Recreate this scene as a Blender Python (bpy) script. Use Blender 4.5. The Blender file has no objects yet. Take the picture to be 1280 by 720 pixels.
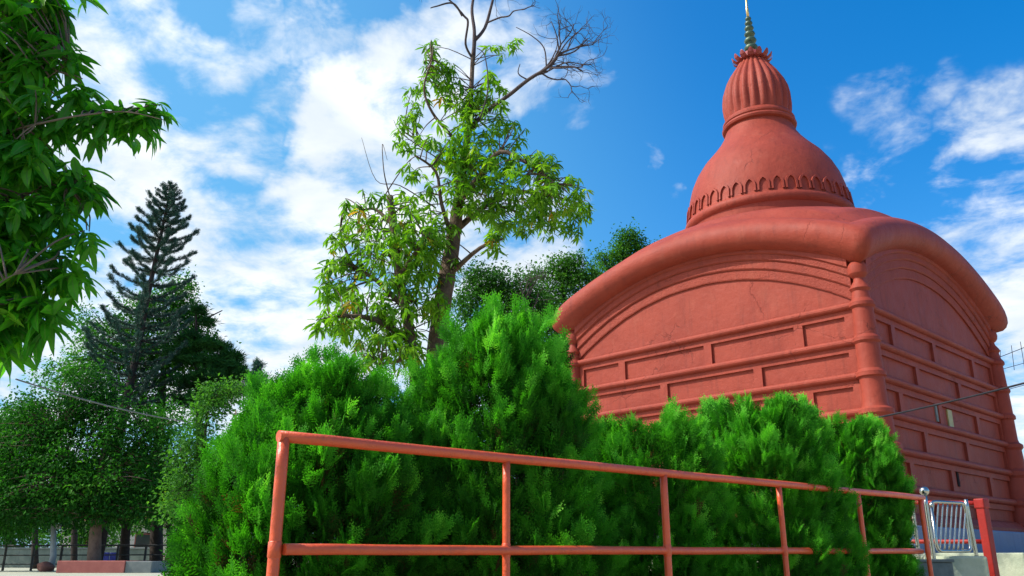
import bpy, bmesh, math, random
import numpy as np
from mathutils import Vector, Matrix, Quaternion

PI = math.pi
R = math.radians
random.seed(7)
rng = np.random.default_rng(11)
S = bpy.context.scene
COL = S.collection

# ------------------------------------------------------------------ camera
F_PX, HOR, ZC = 1050.0, 697.0, 0.55
PITCH = math.atan((HOR - 360.0) / F_PX)
cam_d = bpy.data.cameras.new('camera')
cam_d.sensor_width = 36.0
cam_d.lens = F_PX / 1280.0 * 36.0
cam_d.clip_start = 0.05
cam_d.clip_end = 6000.0
cam = bpy.data.objects.new('camera', cam_d)
COL.objects.link(cam)
cam.location = (0, 0, ZC)
cam.rotation_euler = (R(90) + PITCH, 0, 0)
S.camera = cam

# ------------------------------------------------------------------ exposure, sun, sky
S.view_settings.view_transform = 'Standard'
S.view_settings.look = 'None'
S.view_settings.exposure = 0.25
S.view_settings.gamma = 1.0
S.view_settings.use_curve_mapping = False
SUN_AZ, SUN_EL = -98.0, 46.0          # azimuth from +Y towards +X, elevation
sun_d = bpy.data.lights.new('sun', 'SUN')
sun_d.energy = 4.6
sun_d.angle = R(0.5)
sun_d.color = (1.0, 0.94, 0.84)
sun = bpy.data.objects.new('sun', sun_d)
COL.objects.link(sun)
sdir = Vector((math.sin(R(SUN_AZ)) * math.cos(R(SUN_EL)), math.cos(R(SUN_AZ)) * math.cos(R(SUN_EL)), math.sin(R(SUN_EL))))
sun.rotation_euler = sdir.to_track_quat('Z', 'Y').to_euler()
sun.location = sdir * 60


def at(x, y, Y):
    """the world point at forward distance Y that the camera sees at pixel x, y of the 1280x720 photo"""
    r, u = x - 640.0, 360.0 - y
    d = Vector((r, F_PX * math.cos(PITCH) - u * math.sin(PITCH), F_PX * math.sin(PITCH) + u * math.cos(PITCH)))
    t = Y / d.y
    return Vector((d.x * t, Y, ZC + d.z * t))


def pxm(Y):
    return Y / F_PX * 1.05            # metres per photo pixel at distance Y


class NT:
    """small node-tree helper"""
    def __init__(self, tree):
        self.t = tree
        tree.nodes.clear()

    def n(self, kind, **kw):
        nd = self.t.nodes.new(kind)
        ins = kw.pop('ins', {})
        for k, v in kw.items():
            setattr(nd, k, v)
        for k, v in ins.items():
            self.set(nd.inputs[k], v)
        return nd

    def set(self, sock, v):
        if isinstance(v, bpy.types.NodeSocket):
            self.t.links.new(v, sock)
        else:
            sock.default_value = v

    def math(self, op, a, b=0.0, c=0.0, clamp=False):
        nd = self.n('ShaderNodeMath', operation=op, use_clamp=clamp)
        self.set(nd.inputs[0], a); self.set(nd.inputs[1], b); self.set(nd.inputs[2], c)
        return nd.outputs[0]

    def vmath(self, op, a, b=(0, 0, 0), out=0):
        nd = self.n('ShaderNodeVectorMath', operation=op)
        self.set(nd.inputs[0], a); self.set(nd.inputs[1], b)
        return nd.outputs[out]

    def ramp(self, fac, stops, interp='LINEAR'):
        nd = self.n('ShaderNodeValToRGB')
        cr = nd.color_ramp
        cr.interpolation = interp
        while len(cr.elements) > 1:
            cr.elements.remove(cr.elements[-1])
        cr.elements[0].position = stops[0][0]; cr.elements[0].color = (*stops[0][1], 1)
        for p, c in stops[1:]:
            e = cr.elements.new(p); e.color = (*c, 1)
        self.set(nd.inputs[0], fac)
        return nd.outputs[0]

    def noise(self, vec, scale, detail=4, rough=0.55, dist=0.0, out=0):
        nd = self.n('ShaderNodeTexNoise')
        if vec is not None:
            self.set(nd.inputs['Vector'], vec)
        nd.inputs['Scale'].default_value = scale
        nd.inputs['Detail'].default_value = detail
        nd.inputs['Roughness'].default_value = rough
        nd.inputs['Distortion'].default_value = dist
        return nd.outputs[out]

    def maprange(self, v, a, b, c=0.0, d=1.0, smooth=True):
        nd = self.n('ShaderNodeMapRange', interpolation_type='SMOOTHSTEP' if smooth else 'LINEAR')
        self.set(nd.inputs['Value'], v)
        nd.inputs['From Min'].default_value = a; nd.inputs['From Max'].default_value = b
        nd.inputs['To Min'].default_value = c; nd.inputs['To Max'].default_value = d
        return nd.outputs['Result']

    def mix(self, fac, a, b, blend='MIX'):
        nd = self.n('ShaderNodeMix', data_type='RGBA', blend_type=blend)
        self.set(nd.inputs[0], fac)
        self.set(nd.inputs[6], a if isinstance(a, bpy.types.NodeSocket) else (*a, 1))
        self.set(nd.inputs[7], b if isinstance(b, bpy.types.NodeSocket) else (*b, 1))
        return nd.outputs[2]


def pix_dir(x, y):
    v = at(x, y, 100.0) - Vector((0, 0, ZC))
    return v.normalized()


W = bpy.data.worlds.new('World')
S.world = W
W.use_nodes = True
w = NT(W.node_tree)
sky = w.n('ShaderNodeTexSky', sky_type='NISHITA')
sky.sun_disc = False
sky.sun_elevation = R(SUN_EL)
sky.sun_rotation = R(SUN_AZ)
sky.altitude = 0
sky.air_density = 1.0
sky.dust_density = 2.5
sky.ozone_density = 3.0
hs = w.n('ShaderNodeHueSaturation', ins={'Saturation': 1.5, 'Value': 2.05, 'Color': sky.outputs[0]})
dirv = w.n('ShaderNodeTexCoord').outputs['Generated']
# the bright milky part of the sky round the sun's side and low down
g1 = w.maprange(w.vmath('DOT_PRODUCT', dirv, tuple(pix_dir(60, 380)), out=1), math.cos(R(46)), math.cos(R(4)), 0, .60)
skyc = w.mix(g1, hs.outputs[0], (1.55, 4.9, 7.7))
sep = w.n('ShaderNodeSeparateXYZ', ins={0: dirv})
den = w.math('MAXIMUM', w.math('ADD', sep.outputs[2], 0.22), 0.05)
comb = w.n('ShaderNodeCombineXYZ', ins={0: w.math('DIVIDE', sep.outputs[0], den), 1: w.math('DIVIDE', sep.outputs[1], den)})
pc = comb.outputs[0]
# where the sky holds its clouds: (photo x, photo y, inner radius deg, outer radius deg, weight)
CLOUDS = [
    (545, 80, 1.5, 6, 1.0), (500, 110, 2, 6, 1.0), (450, 150, 2, 6, 1.0), (430, 215, 2.5, 6, 1.05), (375, 262, 1, 4.5, 1.0), (490, 220, 2, 5.5, .9),
    (300, 335, 3, 7, 1.05), (345, 385, 3.5, 7, 1.1), (265, 420, 3, 7.5, 1.05), (330, 450, 3.5, 7, 1.05), (150, 440, 4, 9, .9), (20, 470, 5, 10, .95),
    (600, 330, 2, 6, .95), (680, 310, 1.5, 5, .8), (590, 430, 4, 8, .9), (470, 400, 3, 7, .85),
    (310, 55, 1, 3.6, .74), (265, 80, .8, 3.6, .68), (215, 60, .4, 3.5, .56), (185, 130, 1, 4.5, .64), (160, 195, 2, 5.5, .78), (245, 172, .8, 3.6, .66), (310, 185, .4, 3.2, .60), (385, 55, .6, 3.6, .60), (335, 125, .1, 2.5, .45), (170, 10, .3, 4, .48), (60, 120, 4, 9, .75),
    (650, 100, .5, 4, .55), (700, 120, .2, 3, .45), (600, 20, 1, 5, .5), (640, 60, .5, 4, .5),
    (1285, 190, .5, 3.5, .40), (1235, 262, 1.2, 4.5, .82), (1180, 275, .5, 3.5, .62), (1250, 300, .8, 3.2, .55), (1090, 118, .1, 3.2, .24), (1185, 122, .1, 2.8, .24), (1120, 205, .1, 4.5, .30), (1080, 210, .3, 3, .4), (1240, 360, 1.0, 3.4, .95), (1275, 380, 1.5, 4, 1.0),
    (1272, 540, 2, 5, .8), (1265, 600, 2, 5, .8), (840, 222, .1, 1.5, .5), (810, 173, .1, 1.2, .5), (1380, 320, 5, 12, 1.0), (1500, 500, 6, 14, .9), (-150, 330, 5, 13, .8), (-300, 100, 6, 14, .7),
]
warp = w.n('ShaderNodeTexNoise')
w.set(warp.inputs['Vector'], dirv); warp.inputs['Scale'].default_value = 7.0; warp.inputs['Detail'].default_value = 5; warp.inputs['Roughness'].default_value = .6
wv = w.vmath('MULTIPLY', w.vmath('SUBTRACT', warp.outputs['Color'], (.5, .5, .5)), (.17, .17, .17))
dirw = w.vmath('NORMALIZE', w.vmath('ADD', dirv, wv))
cov = None
for cx, cy, ri, ro, wt in CLOUDS:
    d = pix_dir(cx, cy)
    dt = w.vmath('DOT_PRODUCT', dirw, tuple(d), out=1)
    m = w.maprange(dt, math.cos(R(ro)), math.cos(R(ri)), 0, wt)
    cov = m if cov is None else w.math('MAXIMUM', cov, m)
# clouds behind and beside the viewer, so that the light from all round is that of a partly clouded day
wide = w.maprange(sep.outputs[1], 0.1, -0.45, 0, 0.42)
cov = w.math('MAXIMUM', cov, wide)
n1 = w.noise(pc, 2.6, 9, .58, .55)
n2 = w.noise(pc, 9.0, 6, .6, .3)
nn = w.math('ADD', w.math('MULTIPLY', n1, .62), w.math('MULTIPLY', n2, .38))
dens = w.math('ADD', w.math('MULTIPLY', cov, .52), w.math('MULTIPLY', w.math('SUBTRACT', nn, .5), 2.5))
dens = w.math('MULTIPLY', w.maprange(dens, .16, .66), w.maprange(cov, 0.02, .3))
shade = w.maprange(w.noise(pc, 3.4, 6, .55, .4), .38, .66)
ccol = w.mix(shade, (7.2, 7.9, 8.6), (10.0, 10.2, 10.4))
lp = w.mix(w.math('MULTIPLY', dens, .96), skyc, ccol)
bg = w.n('ShaderNodeBackground', ins={'Color': lp, 'Strength': 0.10})
wo = w.n('ShaderNodeOutputWorld', ins={'Surface': bg.outputs[0]})
W.cycles.sampling_method = 'MANUAL'
W.cycles.sample_map_resolution = 512


# ------------------------------------------------------------------ materials
def new_mat(name):
    m = bpy.data.materials.new(name)
    m.use_nodes = True
    return m, NT(m.node_tree)


def surf(name, c1, c2, scale=3.0, rough=.7, bump=.15, bscale=60, spec=.5, metal=0.0, stain=None, stain_scale=1.2, streak=0.0, coat=0.0, det=5):
    m, t = new_mat(name)
    co = t.n('ShaderNodeTexCoord').outputs['Object']
    n = t.noise(co, scale, 6, .6)
    col = t.mix(t.maprange(n, .3, .7), c1, c2)
    if stain:
        s = t.noise(co, stain_scale, 8, .65, .6)
        col = t.mix(t.math('MULTIPLY', t.maprange(s, .52, .72), stain[1]), col, stain[0])
    if streak:
        mp = t.n('ShaderNodeMapping', ins={'Vector': co, 'Scale': (7, 7, .45)})
        s = t.noise(mp.outputs[0], 1.6, 6, .6)
        col = t.mix(t.math('MULTIPLY', t.maprange(s, .52, .75), streak), col, (c1[0] * .45, c1[1] * .45, c1[2] * .5))
    b = t.noise(co, bscale, det, .6)
    b2 = t.noise(co, bscale * .12, 4, .6)
    hsum = t.math('ADD', b, t.math('MULTIPLY', b2, 2.2))
    bp = t.n('ShaderNodeBump', ins={'Strength': bump, 'Distance': .02, 'Height': hsum})
    rr = t.math('ADD', t.math('MULTIPLY', n, .25), rough - .125)
    p = t.n('ShaderNodeBsdfPrincipled', ins={'Base Color': col, 'Roughness': rr, 'Normal': bp.outputs[0], 'Metallic': metal, 'Specular IOR Level': spec, 'Coat Weight': coat, 'Coat Roughness': .25})
    t.n('ShaderNodeOutputMaterial', ins={'Surface': p.outputs[0]})
    return m


def leafmat(name, stops, trans=.4, rough=.5, spec=.4, tcol=(1.25, 1.35, .45), rib=None):
    m, t = new_mat(name)
    a = t.n('ShaderNodeAttribute', attribute_name='tint').outputs['Fac']
    col = t.ramp(a, stops)
    if rib:
        rb = t.n('ShaderNodeAttribute', attribute_name='rib').outputs['Fac']
        col = t.mix(t.math('MULTIPLY', t.maprange(rb, .80, .95), .75), col, rib)
    tc = t.mix(1.0, col, tcol, 'MULTIPLY')
    p = t.n('ShaderNodeBsdfPrincipled', ins={'Base Color': col, 'Roughness': rough, 'Specular IOR Level': spec})
    tr = t.n('ShaderNodeBsdfTranslucent', ins={'Color': tc})
    mx = t.n('ShaderNodeMixShader', ins={0: trans, 1: p.outputs[0], 2: tr.outputs[0]})
    t.n('ShaderNodeOutputMaterial', ins={'Surface': mx.outputs[0]})
    return m


M = {}
def plaster(name, c1, c2, pale, grain, gstr):
    """old limewashed plaster: repainted patches, rain streaks, fine dirt, hairline cracks, uneven trowelling"""
    m, t = new_mat(name)
    co = t.n('ShaderNodeTexCoord').outputs['Object']
    big = t.noise(co, .9, 6, .6, .5)
    mid = t.noise(co, 3.3, 7, .62, .3)
    col = t.mix(t.maprange(big, .36, .64), c1, c2)
    col = t.mix(t.math('MULTIPLY', t.maprange(mid, .54, .70), .40), col, pale)
    mp = t.n('ShaderNodeMapping', ins={'Vector': co, 'Scale': (5.5, 5.5, .35)})
    st = t.noise(mp.outputs[0], 1.5, 8, .66)
    col = t.mix(t.math('MULTIPLY', t.maprange(st, .50, .70), .32), col, (c1[0] * .42, c1[1] * .5, c1[2] * .62))
    mp2 = t.n('ShaderNodeMapping', ins={'Vector': co, 'Location': (3, 7, 1), 'Scale': (9, 9, .6)})
    st2 = t.noise(mp2.outputs[0], 1.2, 7, .66)
    col = t.mix(t.math('MULTIPLY', t.maprange(st2, .58, .74), .30), col, pale)
    sp = t.noise(co, 14, 6, .7)
    col = t.mix(t.math('MULTIPLY', t.maprange(sp, .56, .74), .35), col, (c1[0] * .5, c1[1] * .55, c1[2] * .6))
    wv = t.vmath('ADD', co, t.vmath('MULTIPLY', t.noise(co, 2.5, 5, .6, 0, 1), (.5, .5, .5)))
    vo = t.n('ShaderNodeTexVoronoi', feature='DISTANCE_TO_EDGE', ins={'Vector': wv, 'Scale': .9})
    ck = t.math('MULTIPLY', t.maprange(vo.outputs['Distance'], .012, .0), t.maprange(t.noise(co, .8, 3), .50, .60))
    col = t.mix(t.math('MULTIPLY', ck, .55), col, (c1[0] * .35, c1[1] * .4, c1[2] * .5))
    b = t.noise(co, grain, 5, .65)
    b1 = t.noise(co, 9, 5, .6)
    b2 = t.noise(co, 1.7, 4, .55)
    hs1 = t.math('ADD', t.math('MULTIPLY', b, gstr), t.math('ADD', t.math('MULTIPLY', b1, .35), t.math('MULTIPLY', b2, 2.2)))
    hs1 = t.math('SUBTRACT', hs1, t.math('MULTIPLY', ck, .4))
    bp = t.n('ShaderNodeBump', ins={'Strength': .55, 'Distance': .03, 'Height': hs1})
    p = t.n('ShaderNodeBsdfPrincipled', ins={'Base Color': col, 'Roughness': t.math('ADD', t.math('MULTIPLY', mid, .3), .42), 'Normal': bp.outputs[0], 'Specular IOR Level': .16})
    t.n('ShaderNodeOutputMaterial', ins={'Surface': p.outputs[0]})
    return m


M['red'] = plaster('red_limewash', (.288, .051, .030), (.25, .043, .026), (.32, .080, .051), 70, .3)
M['red_rough'] = plaster('red_pebbled_plaster', (.288, .051, .030), (.25, .043, .026), (.32, .080, .051), 24, 1.6)
M['red_dark'] = surf('dark_red_paint', (.27, .045, .035), (.22, .035, .03), 2, .5, .15, 40, .4)
M['rail'] = surf('orange_red_rail_paint', (.70, .100, .028), (.62, .085, .025), 5, .36, .25, 45, .5, stain=((.3, .06, .02), .4), stain_scale=14)
M['post_red'] = surf('scarlet_post_paint', (.30, .018, .012), (.24, .014, .010), 6, .45, .2, 40, .25, stain=((.16, .02, .015), .5), stain_scale=7)
M['plinth'] = surf('blue_grey_paint', (.10, .13, .23), (.14, .17, .27), 1.5, .6, .2, 40, .4, stain=((.2, .2, .22), .5), streak=.4)
M['stone'] = surf('pale_worn_stone', (.42, .45, .31), (.30, .35, .24), 2.5, .7, .4, 30, .3, stain=((.18, .2, .15), .7), stain_scale=2.2)
M['block'] = surf('grey_cement', (.17, .2, .18), (.11, .13, .12), 6, .8, .4, 40, .3)
M['steel'] = surf('brushed_steel', (.46, .48, .43), (.36, .38, .34), 9, .22, .05, 90, .5, metal=1.0)
M['green_metal'] = surf('patinated_finial', (.02, .06, .05), (.07, .11, .05), 8, .4, .2, 50, .6, metal=.3)
M['gold'] = surf('gilt_rod', (.7, .5, .2), (.6, .42, .15), 8, .35, .1, 50, .6, metal=.8)
M['cable'] = surf('cable_rubber', (.025, .025, .03), (.04, .04, .045), 8, .8, .1, 50, .05)
M['wire_pale'] = surf('pale_cable', (.2, .21, .2), (.16, .17, .16), 8, .8, .1, 50, .1)
M['plaque_grey'] = surf('plaque_grey', (.14, .16, .15), (.2, .22, .2), 12, .5, .2, 60, .4)
M['plaque_yellow'] = surf('plaque_yellow', (.42, .34, .13), (.34, .28, .11), 12, .5, .2, 60, .4)
M['hole_shade'] = surf('hole_shade_paint', (.02, .015, .015), (.03, .02, .02), 5, .9, .1, 40, .1)  # near-black colour stands for the shade inside a wall hole
M['brick'] = surf('pink_planter_paint', (.40, .13, .10), (.33, .10, .08), 2, .7, .3, 40, .3, stain=((.2, .08, .07), .5))
M['cement_end'] = surf('planter_cement', (.2, .22, .2), (.15, .17, .16), 3, .8, .3, 40, .3)
M['dark_metal'] = surf('dark_fence_paint', (.02, .022, .022), (.04, .04, .035), 5, .6, .1, 40, .4)
M['pole'] = surf('concrete_pole', (.36, .4, .4), (.28, .3, .3), 4, .7, .2, 40, .3)
M['blue_box'] = surf('blue_panel', (.03, .05, .42), (.04, .06, .36), 3, .5, .1, 40, .4)
M['wall_green'] = surf('mossy_wall', (.2, .24, .2), (.13, .16, .13), 1.2, .85, .3, 30, .2, streak=.5)
M['white_wall'] = surf('white_wall', (.7, .7, .66), (.6, .6, .58), 1, .8, .2, 30, .3, streak=.3)
M['pink_wall'] = surf('faded_red_tiles', (.42, .13, .10), (.3, .1, .08), 3, .8, .4, 12, .3)
M['glass'] = surf('dark_window_glass', (.03, .04, .05), (.05, .06, .07), 1, .12, .02, 20, .6)
M['boulder'] = surf('reddish_rock', (.25, .11, .08), (.2, .09, .07), 3, .85, .6, 15, .3)
M['bark'] = surf('bark', (.075, .05, .034), (.14, .10, .07), 7, .9, 1.0, 24, .2, stain=((.03, .022, .016), .6), stain_scale=6)
M['bark_pale'] = surf('bark_pale', (.20, .14, .10), (.13, .09, .065), 6, .9, .9, 20, .2)
M['bark_dark'] = surf('bark_dark', (.03, .024, .022), (.05, .04, .034), 7, .9, .8, 26, .2)
M['twig_dead'] = surf('dead_twig', (.055, .04, .042), (.085, .065, .06), 12, .85, .5, 40, .2)
M['stem'] = surf('hedge_stem', (.10, .075, .055), (.16, .12, .09), 9, .9, .6, 30, .2)
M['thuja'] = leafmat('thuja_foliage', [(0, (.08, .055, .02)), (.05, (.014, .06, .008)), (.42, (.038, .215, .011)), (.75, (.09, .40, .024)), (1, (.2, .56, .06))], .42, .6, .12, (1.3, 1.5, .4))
M['mango'] = leafmat('mango_foliage', [(0, (.016, .10, .010)), (.5, (.045, .23, .014)), (.85, (.10, .34, .018)), (1, (.19, .43, .024))], .56, .42, .3, (1.5, 1.7, .4), rib=(.10, .22, .05))
M['litleaf'] = leafmat('bright_foliage', [(0, (.04, .13, .010)), (.5, (.115, .30, .016)), (.85, (.20, .41, .024)), (.95, (.25, .38, .03)), (1, (.38, .22, .03))], .5, .45, .3, (1.5, 1.5, .4))
M['broad'] = leafmat('broadleaf_foliage', [(0, (.008, .05, .008)), (.5, (.022, .12, .013)), (.85, (.045, .2, .02)), (1, (.09, .28, .03))], .4, .55, .12, (1.3, 1.5, .5))
M['conifer'] = leafmat('pine_foliage', [(0, (.010, .045, .040)), (.6, (.024, .085, .062)), (1, (.05, .13, .085))], .15, .55, .4, (1, 1.2, .6))
M['cedar'] = leafmat('cedar_foliage', [(0, (.010, .055, .014)), (.6, (.028, .12, .024)), (1, (.04, .14, .025))], .25, .6, .12, (1, 1.3, .5))
M['pale'] = leafmat('pale_foliage', [(0, (.025, .10, .02)), (.5, (.05, .18, .03)), (.9, (.09, .26, .04)), (1, (.2, .32, .03))], .42, .55, .12, (1.5, 1.6, .4))
M['backtree'] = leafmat('back_foliage', [(0, (.012, .06, .010)), (.5, (.034, .135, .016)), (1, (.09, .25, .03))], .42, .55, .15, (1.4, 1.5, .5))


# ------------------------------------------------------------------ object helpers
def tag(o, label, cat, group=None):
    o['label'] = label
    o['category'] = cat
    if group:
        o['group'] = group
    return o


def thing(name, label, cat, loc=(0, 0, 0), rotz=0.0, group=None):
    o = bpy.data.objects.new(name, None)
    COL.objects.link(o)
    o.location = loc
    o.rotation_euler = (0, 0, rotz)
    o.empty_display_size = .2
    return tag(o, label, cat, group)


def link(name, me, mat, parent=None, mats=None):
    o = bpy.data.objects.new(name, me)
    me.name = name
    for mm in (mats or [mat]):
        me.materials.append(mm)
    COL.objects.link(o)
    if parent is not None:
        o.parent = parent
    return o


def bm_obj(name, bm, mat, parent=None, smooth=False, bevel=0.0, mats=None, seg=2):
    bmesh.ops.recalc_face_normals(bm, faces=bm.faces)
    me = bpy.data.meshes.new(name)
    bm.to_mesh(me)
    bm.free()
    if smooth:
        me.polygons.foreach_set('use_smooth', [True] * len(me.polygons))
    o = link(name, me, mat, parent, mats)
    if bevel:
        b = o.modifiers.new('bevel', 'BEVEL')
        b.width = bevel; b.segments = seg; b.limit_method = 'ANGLE'; b.angle_limit = R(35)
    return o


def structure(o):
    o['kind'] = 'structure'
    return o


def add_box(bm, x0, x1, y0, y1, z0, z1, mi=0, M4=None):
    vs = [bm.verts.new((x, y, z)) for x in (x0, x1) for y in (y0, y1) for z in (z0, z1)]
    if M4 is not None:
        for v in vs:
            v.co = M4 @ v.co
    for f in ((0, 1, 3, 2), (4, 6, 7, 5), (0, 4, 5, 1), (2, 3, 7, 6), (0, 2, 6, 4), (1, 5, 7, 3)):
        fc = bm.faces.new([vs[i] for i in f])
        fc.material_index = mi


def add_lathe(bm, prof, seg=32, c=(0, 0, 0), fr=None, mi=0):
    """prof: list of (r, z); fr(theta, r, z) may modulate the radius"""
    rings = []
    for r, z in prof:
        ring = []
        for i in range(seg):
            a = 2 * PI * i / seg
            rr = fr(a, r, z) if fr else r
            ring.append(bm.verts.new((c[0] + rr * math.cos(a), c[1] + rr * math.sin(a), c[2] + z)))
        rings.append(ring)
    for a, b in zip(rings[:-1], rings[1:]):
        for i in range(seg):
            j = (i + 1) % seg
            bm.faces.new((a[i], a[j], b[j], b[i])).material_index = mi
    bm.faces.new(rings[0][::-1]).material_index = mi
    bm.faces.new(rings[-1]).material_index = mi


def add_tube(bm, pts, rad, sides=8, mi=0, wob=0.0):
    """a tapered tube along pts, capped"""
    pts = [Vector(p) for p in pts]
    n = len(pts)
    if not hasattr(rad, '__len__'):
        rad = [rad] * n
    prev = None
    rings = []
    for i, p in enumerate(pts):
        d = (pts[min(i + 1, n - 1)] - pts[max(i - 1, 0)])
        if d.length < 1e-9:
            d = Vector((0, 0, 1))
        d.normalize()
        if prev is None:
            ref = Vector((0, 0, 1)) if abs(d.z) < .9 else Vector((1, 0, 0))
            a = d.cross(ref).normalized()
        else:
            a = (prev - d * prev.dot(d))
            a = a.normalized() if a.length > 1e-6 else d.orthogonal().normalized()
        prev = a
        b = d.cross(a)
        ring = []
        for k in range(sides):
            t = 2 * PI * k / sides
            rr = rad[i] * (1 + wob * random.uniform(-1, 1))
            ring.append(bm.verts.new(p + a * (rr * math.cos(t)) + b * (rr * math.sin(t))))
        rings.append(ring)
    for r0, r1 in zip(rings[:-1], rings[1:]):
        for k in range(sides):
            j = (k + 1) % sides
            f = bm.faces.new((r0[k], r0[j], r1[j], r1[k]))
            f.material_index = mi
            f.smooth = True
    bm.faces.new(rings[0][::-1]).material_index = mi
    bm.faces.new(rings[-1]).material_index = mi


def spline(pts, n=6):
    """Catmull-Rom through pts"""
    P = [Vector(p) for p in pts]
    out = []
    for i in range(len(P) - 1):
        p0, p1, p2, p3 = P[max(i - 1, 0)], P[i], P[i + 1], P[min(i + 2, len(P) - 1)]
        for k in range(n):
            t = k / n
            out.append(.5 * ((2 * p1) + (p2 - p0) * t + (2 * p0 - 5 * p1 + 4 * p2 - p3) * t * t + (3 * p1 - p0 - 3 * p2 + p3) * t ** 3))
    out.append(P[-1])
    return out


# ---- scattered foliage: templates (verts, tris, rib) transformed by K frames
def unit(a):
    return a / np.maximum(np.linalg.norm(a, axis=-1, keepdims=True), 1e-9)


def frames(up, hint=None):
    """K x 3 x 3 with columns side, up, normal"""
    up = unit(up)
    if hint is None:
        hint = rng.normal(size=up.shape)
    side = unit(np.cross(up, hint))
    nor = np.cross(side, up)
    return np.stack([side, up, nor], axis=2)


def scatter_mesh(batches, name, smooth=False):
    """batches: list of (template, pos K x 3, frame K x 3 x 3, scale K, tint K)"""
    VV, TT, TI, RB = [], [], [], []
    off = 0
    for tpl, pos, fr, sc, ti in batches:
        v, t, rb = tpl
        K = len(pos)
        if K == 0:
            continue
        loc = np.einsum('kij,vj->kvi', fr, v) * np.asarray(sc)[:, None, None] + pos[:, None, :]
        VV.append(loc.reshape(-1, 3))
        TT.append((t[None] + (np.arange(K) * len(v))[:, None, None]).reshape(-1, 3) + off)
        tt = np.repeat(np.asarray(ti), len(t)) + rng.normal(0, .05, K * len(t))
        TI.append(tt)
        RB.append(np.tile(rb, K))
        off += K * len(v)
    V = np.concatenate(VV).astype(np.float32)
    T = np.concatenate(TT).astype(np.int32)
    me = bpy.data.meshes.new(name)
    me.vertices.add(len(V)); me.vertices.foreach_set('co', V.ravel())
    me.loops.add(len(T) * 3); me.loops.foreach_set('vertex_index', T.ravel())
    me.polygons.add(len(T)); me.polygons.foreach_set('loop_start', np.arange(0, len(T) * 3, 3, dtype=np.int32))
    if smooth:
        me.polygons.foreach_set('use_smooth', np.ones(len(T), dtype=bool))
    a = me.attributes.new('tint', 'FLOAT', 'FACE')
    a.data.foreach_set('value', np.clip(np.concatenate(TI), 0, 1).astype(np.float32))
    b = me.attributes.new('rib', 'FLOAT', 'POINT')
    b.data.foreach_set('value', np.concatenate(RB).astype(np.float32))
    me.update(calc_edges=True)
    return me


def kite(V, T, b, d, s, L, Wd):
    k = len(V)
    V += [b, b + d * (L * .5) + s * (Wd * .5), b + d * L, b + d * (L * .5) - s * (Wd * .5)]
    T += [(k, k + 1, k + 2), (k, k + 2, k + 3)]


def as_tpl(V, T, rb=None):
    V = np.array([tuple(v) for v in V], float)
    return V, np.array(T, int), (np.zeros(len(V)) if rb is None else np.array(rb, float))


def tpl_thuja(seed):
    """a flat feathery spray in the x-y plane, tip towards +y"""
    r = random.Random(seed)
    V, T = [], []
    def v2(a):
        return Vector((math.sin(a), math.cos(a), r.uniform(-.12, .12)))
    def strand(b, a, L, n):
        p = b.copy()
        for i in range(n):
            f = i / n
            dd = v2(a)
            for sg in (-1, 1):
                da = v2(a + sg * R(r.uniform(22, 42)))
                kite(V, T, p, da, Vector((math.cos(a), -math.sin(a), .3 * sg)), L / n * r.uniform(1.1, 1.7) * (1.1 - .5 * f), .07)
            p = p + dd * (L / n)
            a += r.uniform(-.08, .08)
        kite(V, T, p, v2(a), Vector((math.cos(a), -math.sin(a), 0)), .13, .04)
    strand(Vector((0, .25, 0)), 0, .7, 4)
    y = .02
    sg = 1
    while y < .72:
        strand(Vector((0, y, r.uniform(-.03, .03))), sg * R(r.uniform(24, 42)), .52 * (1 - .55 * y), 3)
        y += .11
        sg = -sg
    return as_tpl(V, T)


def leaf(V, T, RB, base, d, up, L, Wd, droop, segs=3, fold=.25, curl=0.0):
    """a lanceolate leaf with midrib, folded and drooping; d = direction, up = its upper side"""
    d = d.normalized()
    s = d.cross(up).normalized()
    p = base.copy()
    rows = []
    prof = {2: [.12, .55, .0], 3: [.1, .5, .42, .0], 4: [.08, .42, .5, .33, .0], 5: [.08, .36, .5, .46, .28, .0]}[segs]
    for i in range(segs + 1):
        hw = prof[i] * Wd
        nrm = s.cross(d).normalized()
        k = len(V)
        V += [p - s * hw + nrm * (fold * hw), p.copy(), p + s * hw + nrm * (fold * hw)]
        RB += [0, 1, 0]
        rows.append(k)
        dn = (d + Vector((0, 0, -1)) * (droop / segs) + s * (curl / segs)).normalized()
        d = dn
        s = (s - d * s.dot(d)).normalized()
        p = p + d * (L / segs)
    for a, b in zip(rows[:-1], rows[1:]):
        T += [(a, a + 1, b + 1), (a, b + 1, b), (a + 1, a + 2, b + 2), (a + 1, b + 2, b + 1)]


def tpl_whorl(seed, n=9, segs=3, Wd=.24, droop=1.1, spread=65, Lr=(.75, 1.1), stemlen=.35):
    """a drooping whorl of long leaves round a twig tip, the twig pointing to +z of the world when placed with identity"""
    r = random.Random(seed)
    V, T, RB = [], [], []
    for i in range(n):
        a = 2 * PI * (i * .382 + r.uniform(-.05, .05))
        el = R(r.uniform(90 - spread - 25, 90 - spread + 35))
        d = Vector((math.cos(a) * math.cos(el), math.sin(a) * math.cos(el), math.sin(el)))
        up = Vector((0, 0, 1)) if abs(d.z) < .95 else Vector((1, 0, 0))
        up = (up + Vector((r.uniform(-.4, .4), r.uniform(-.4, .4), 0)))
        leaf(V, T, RB, Vector((0, 0, -stemlen * r.random())), d, up, r.uniform(*Lr), Wd * r.uniform(.8, 1.2), droop * r.uniform(.6, 1.4), segs, r.uniform(.1, .4), r.uniform(-.5, .5))
    return as_tpl(V, T, RB)


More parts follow.
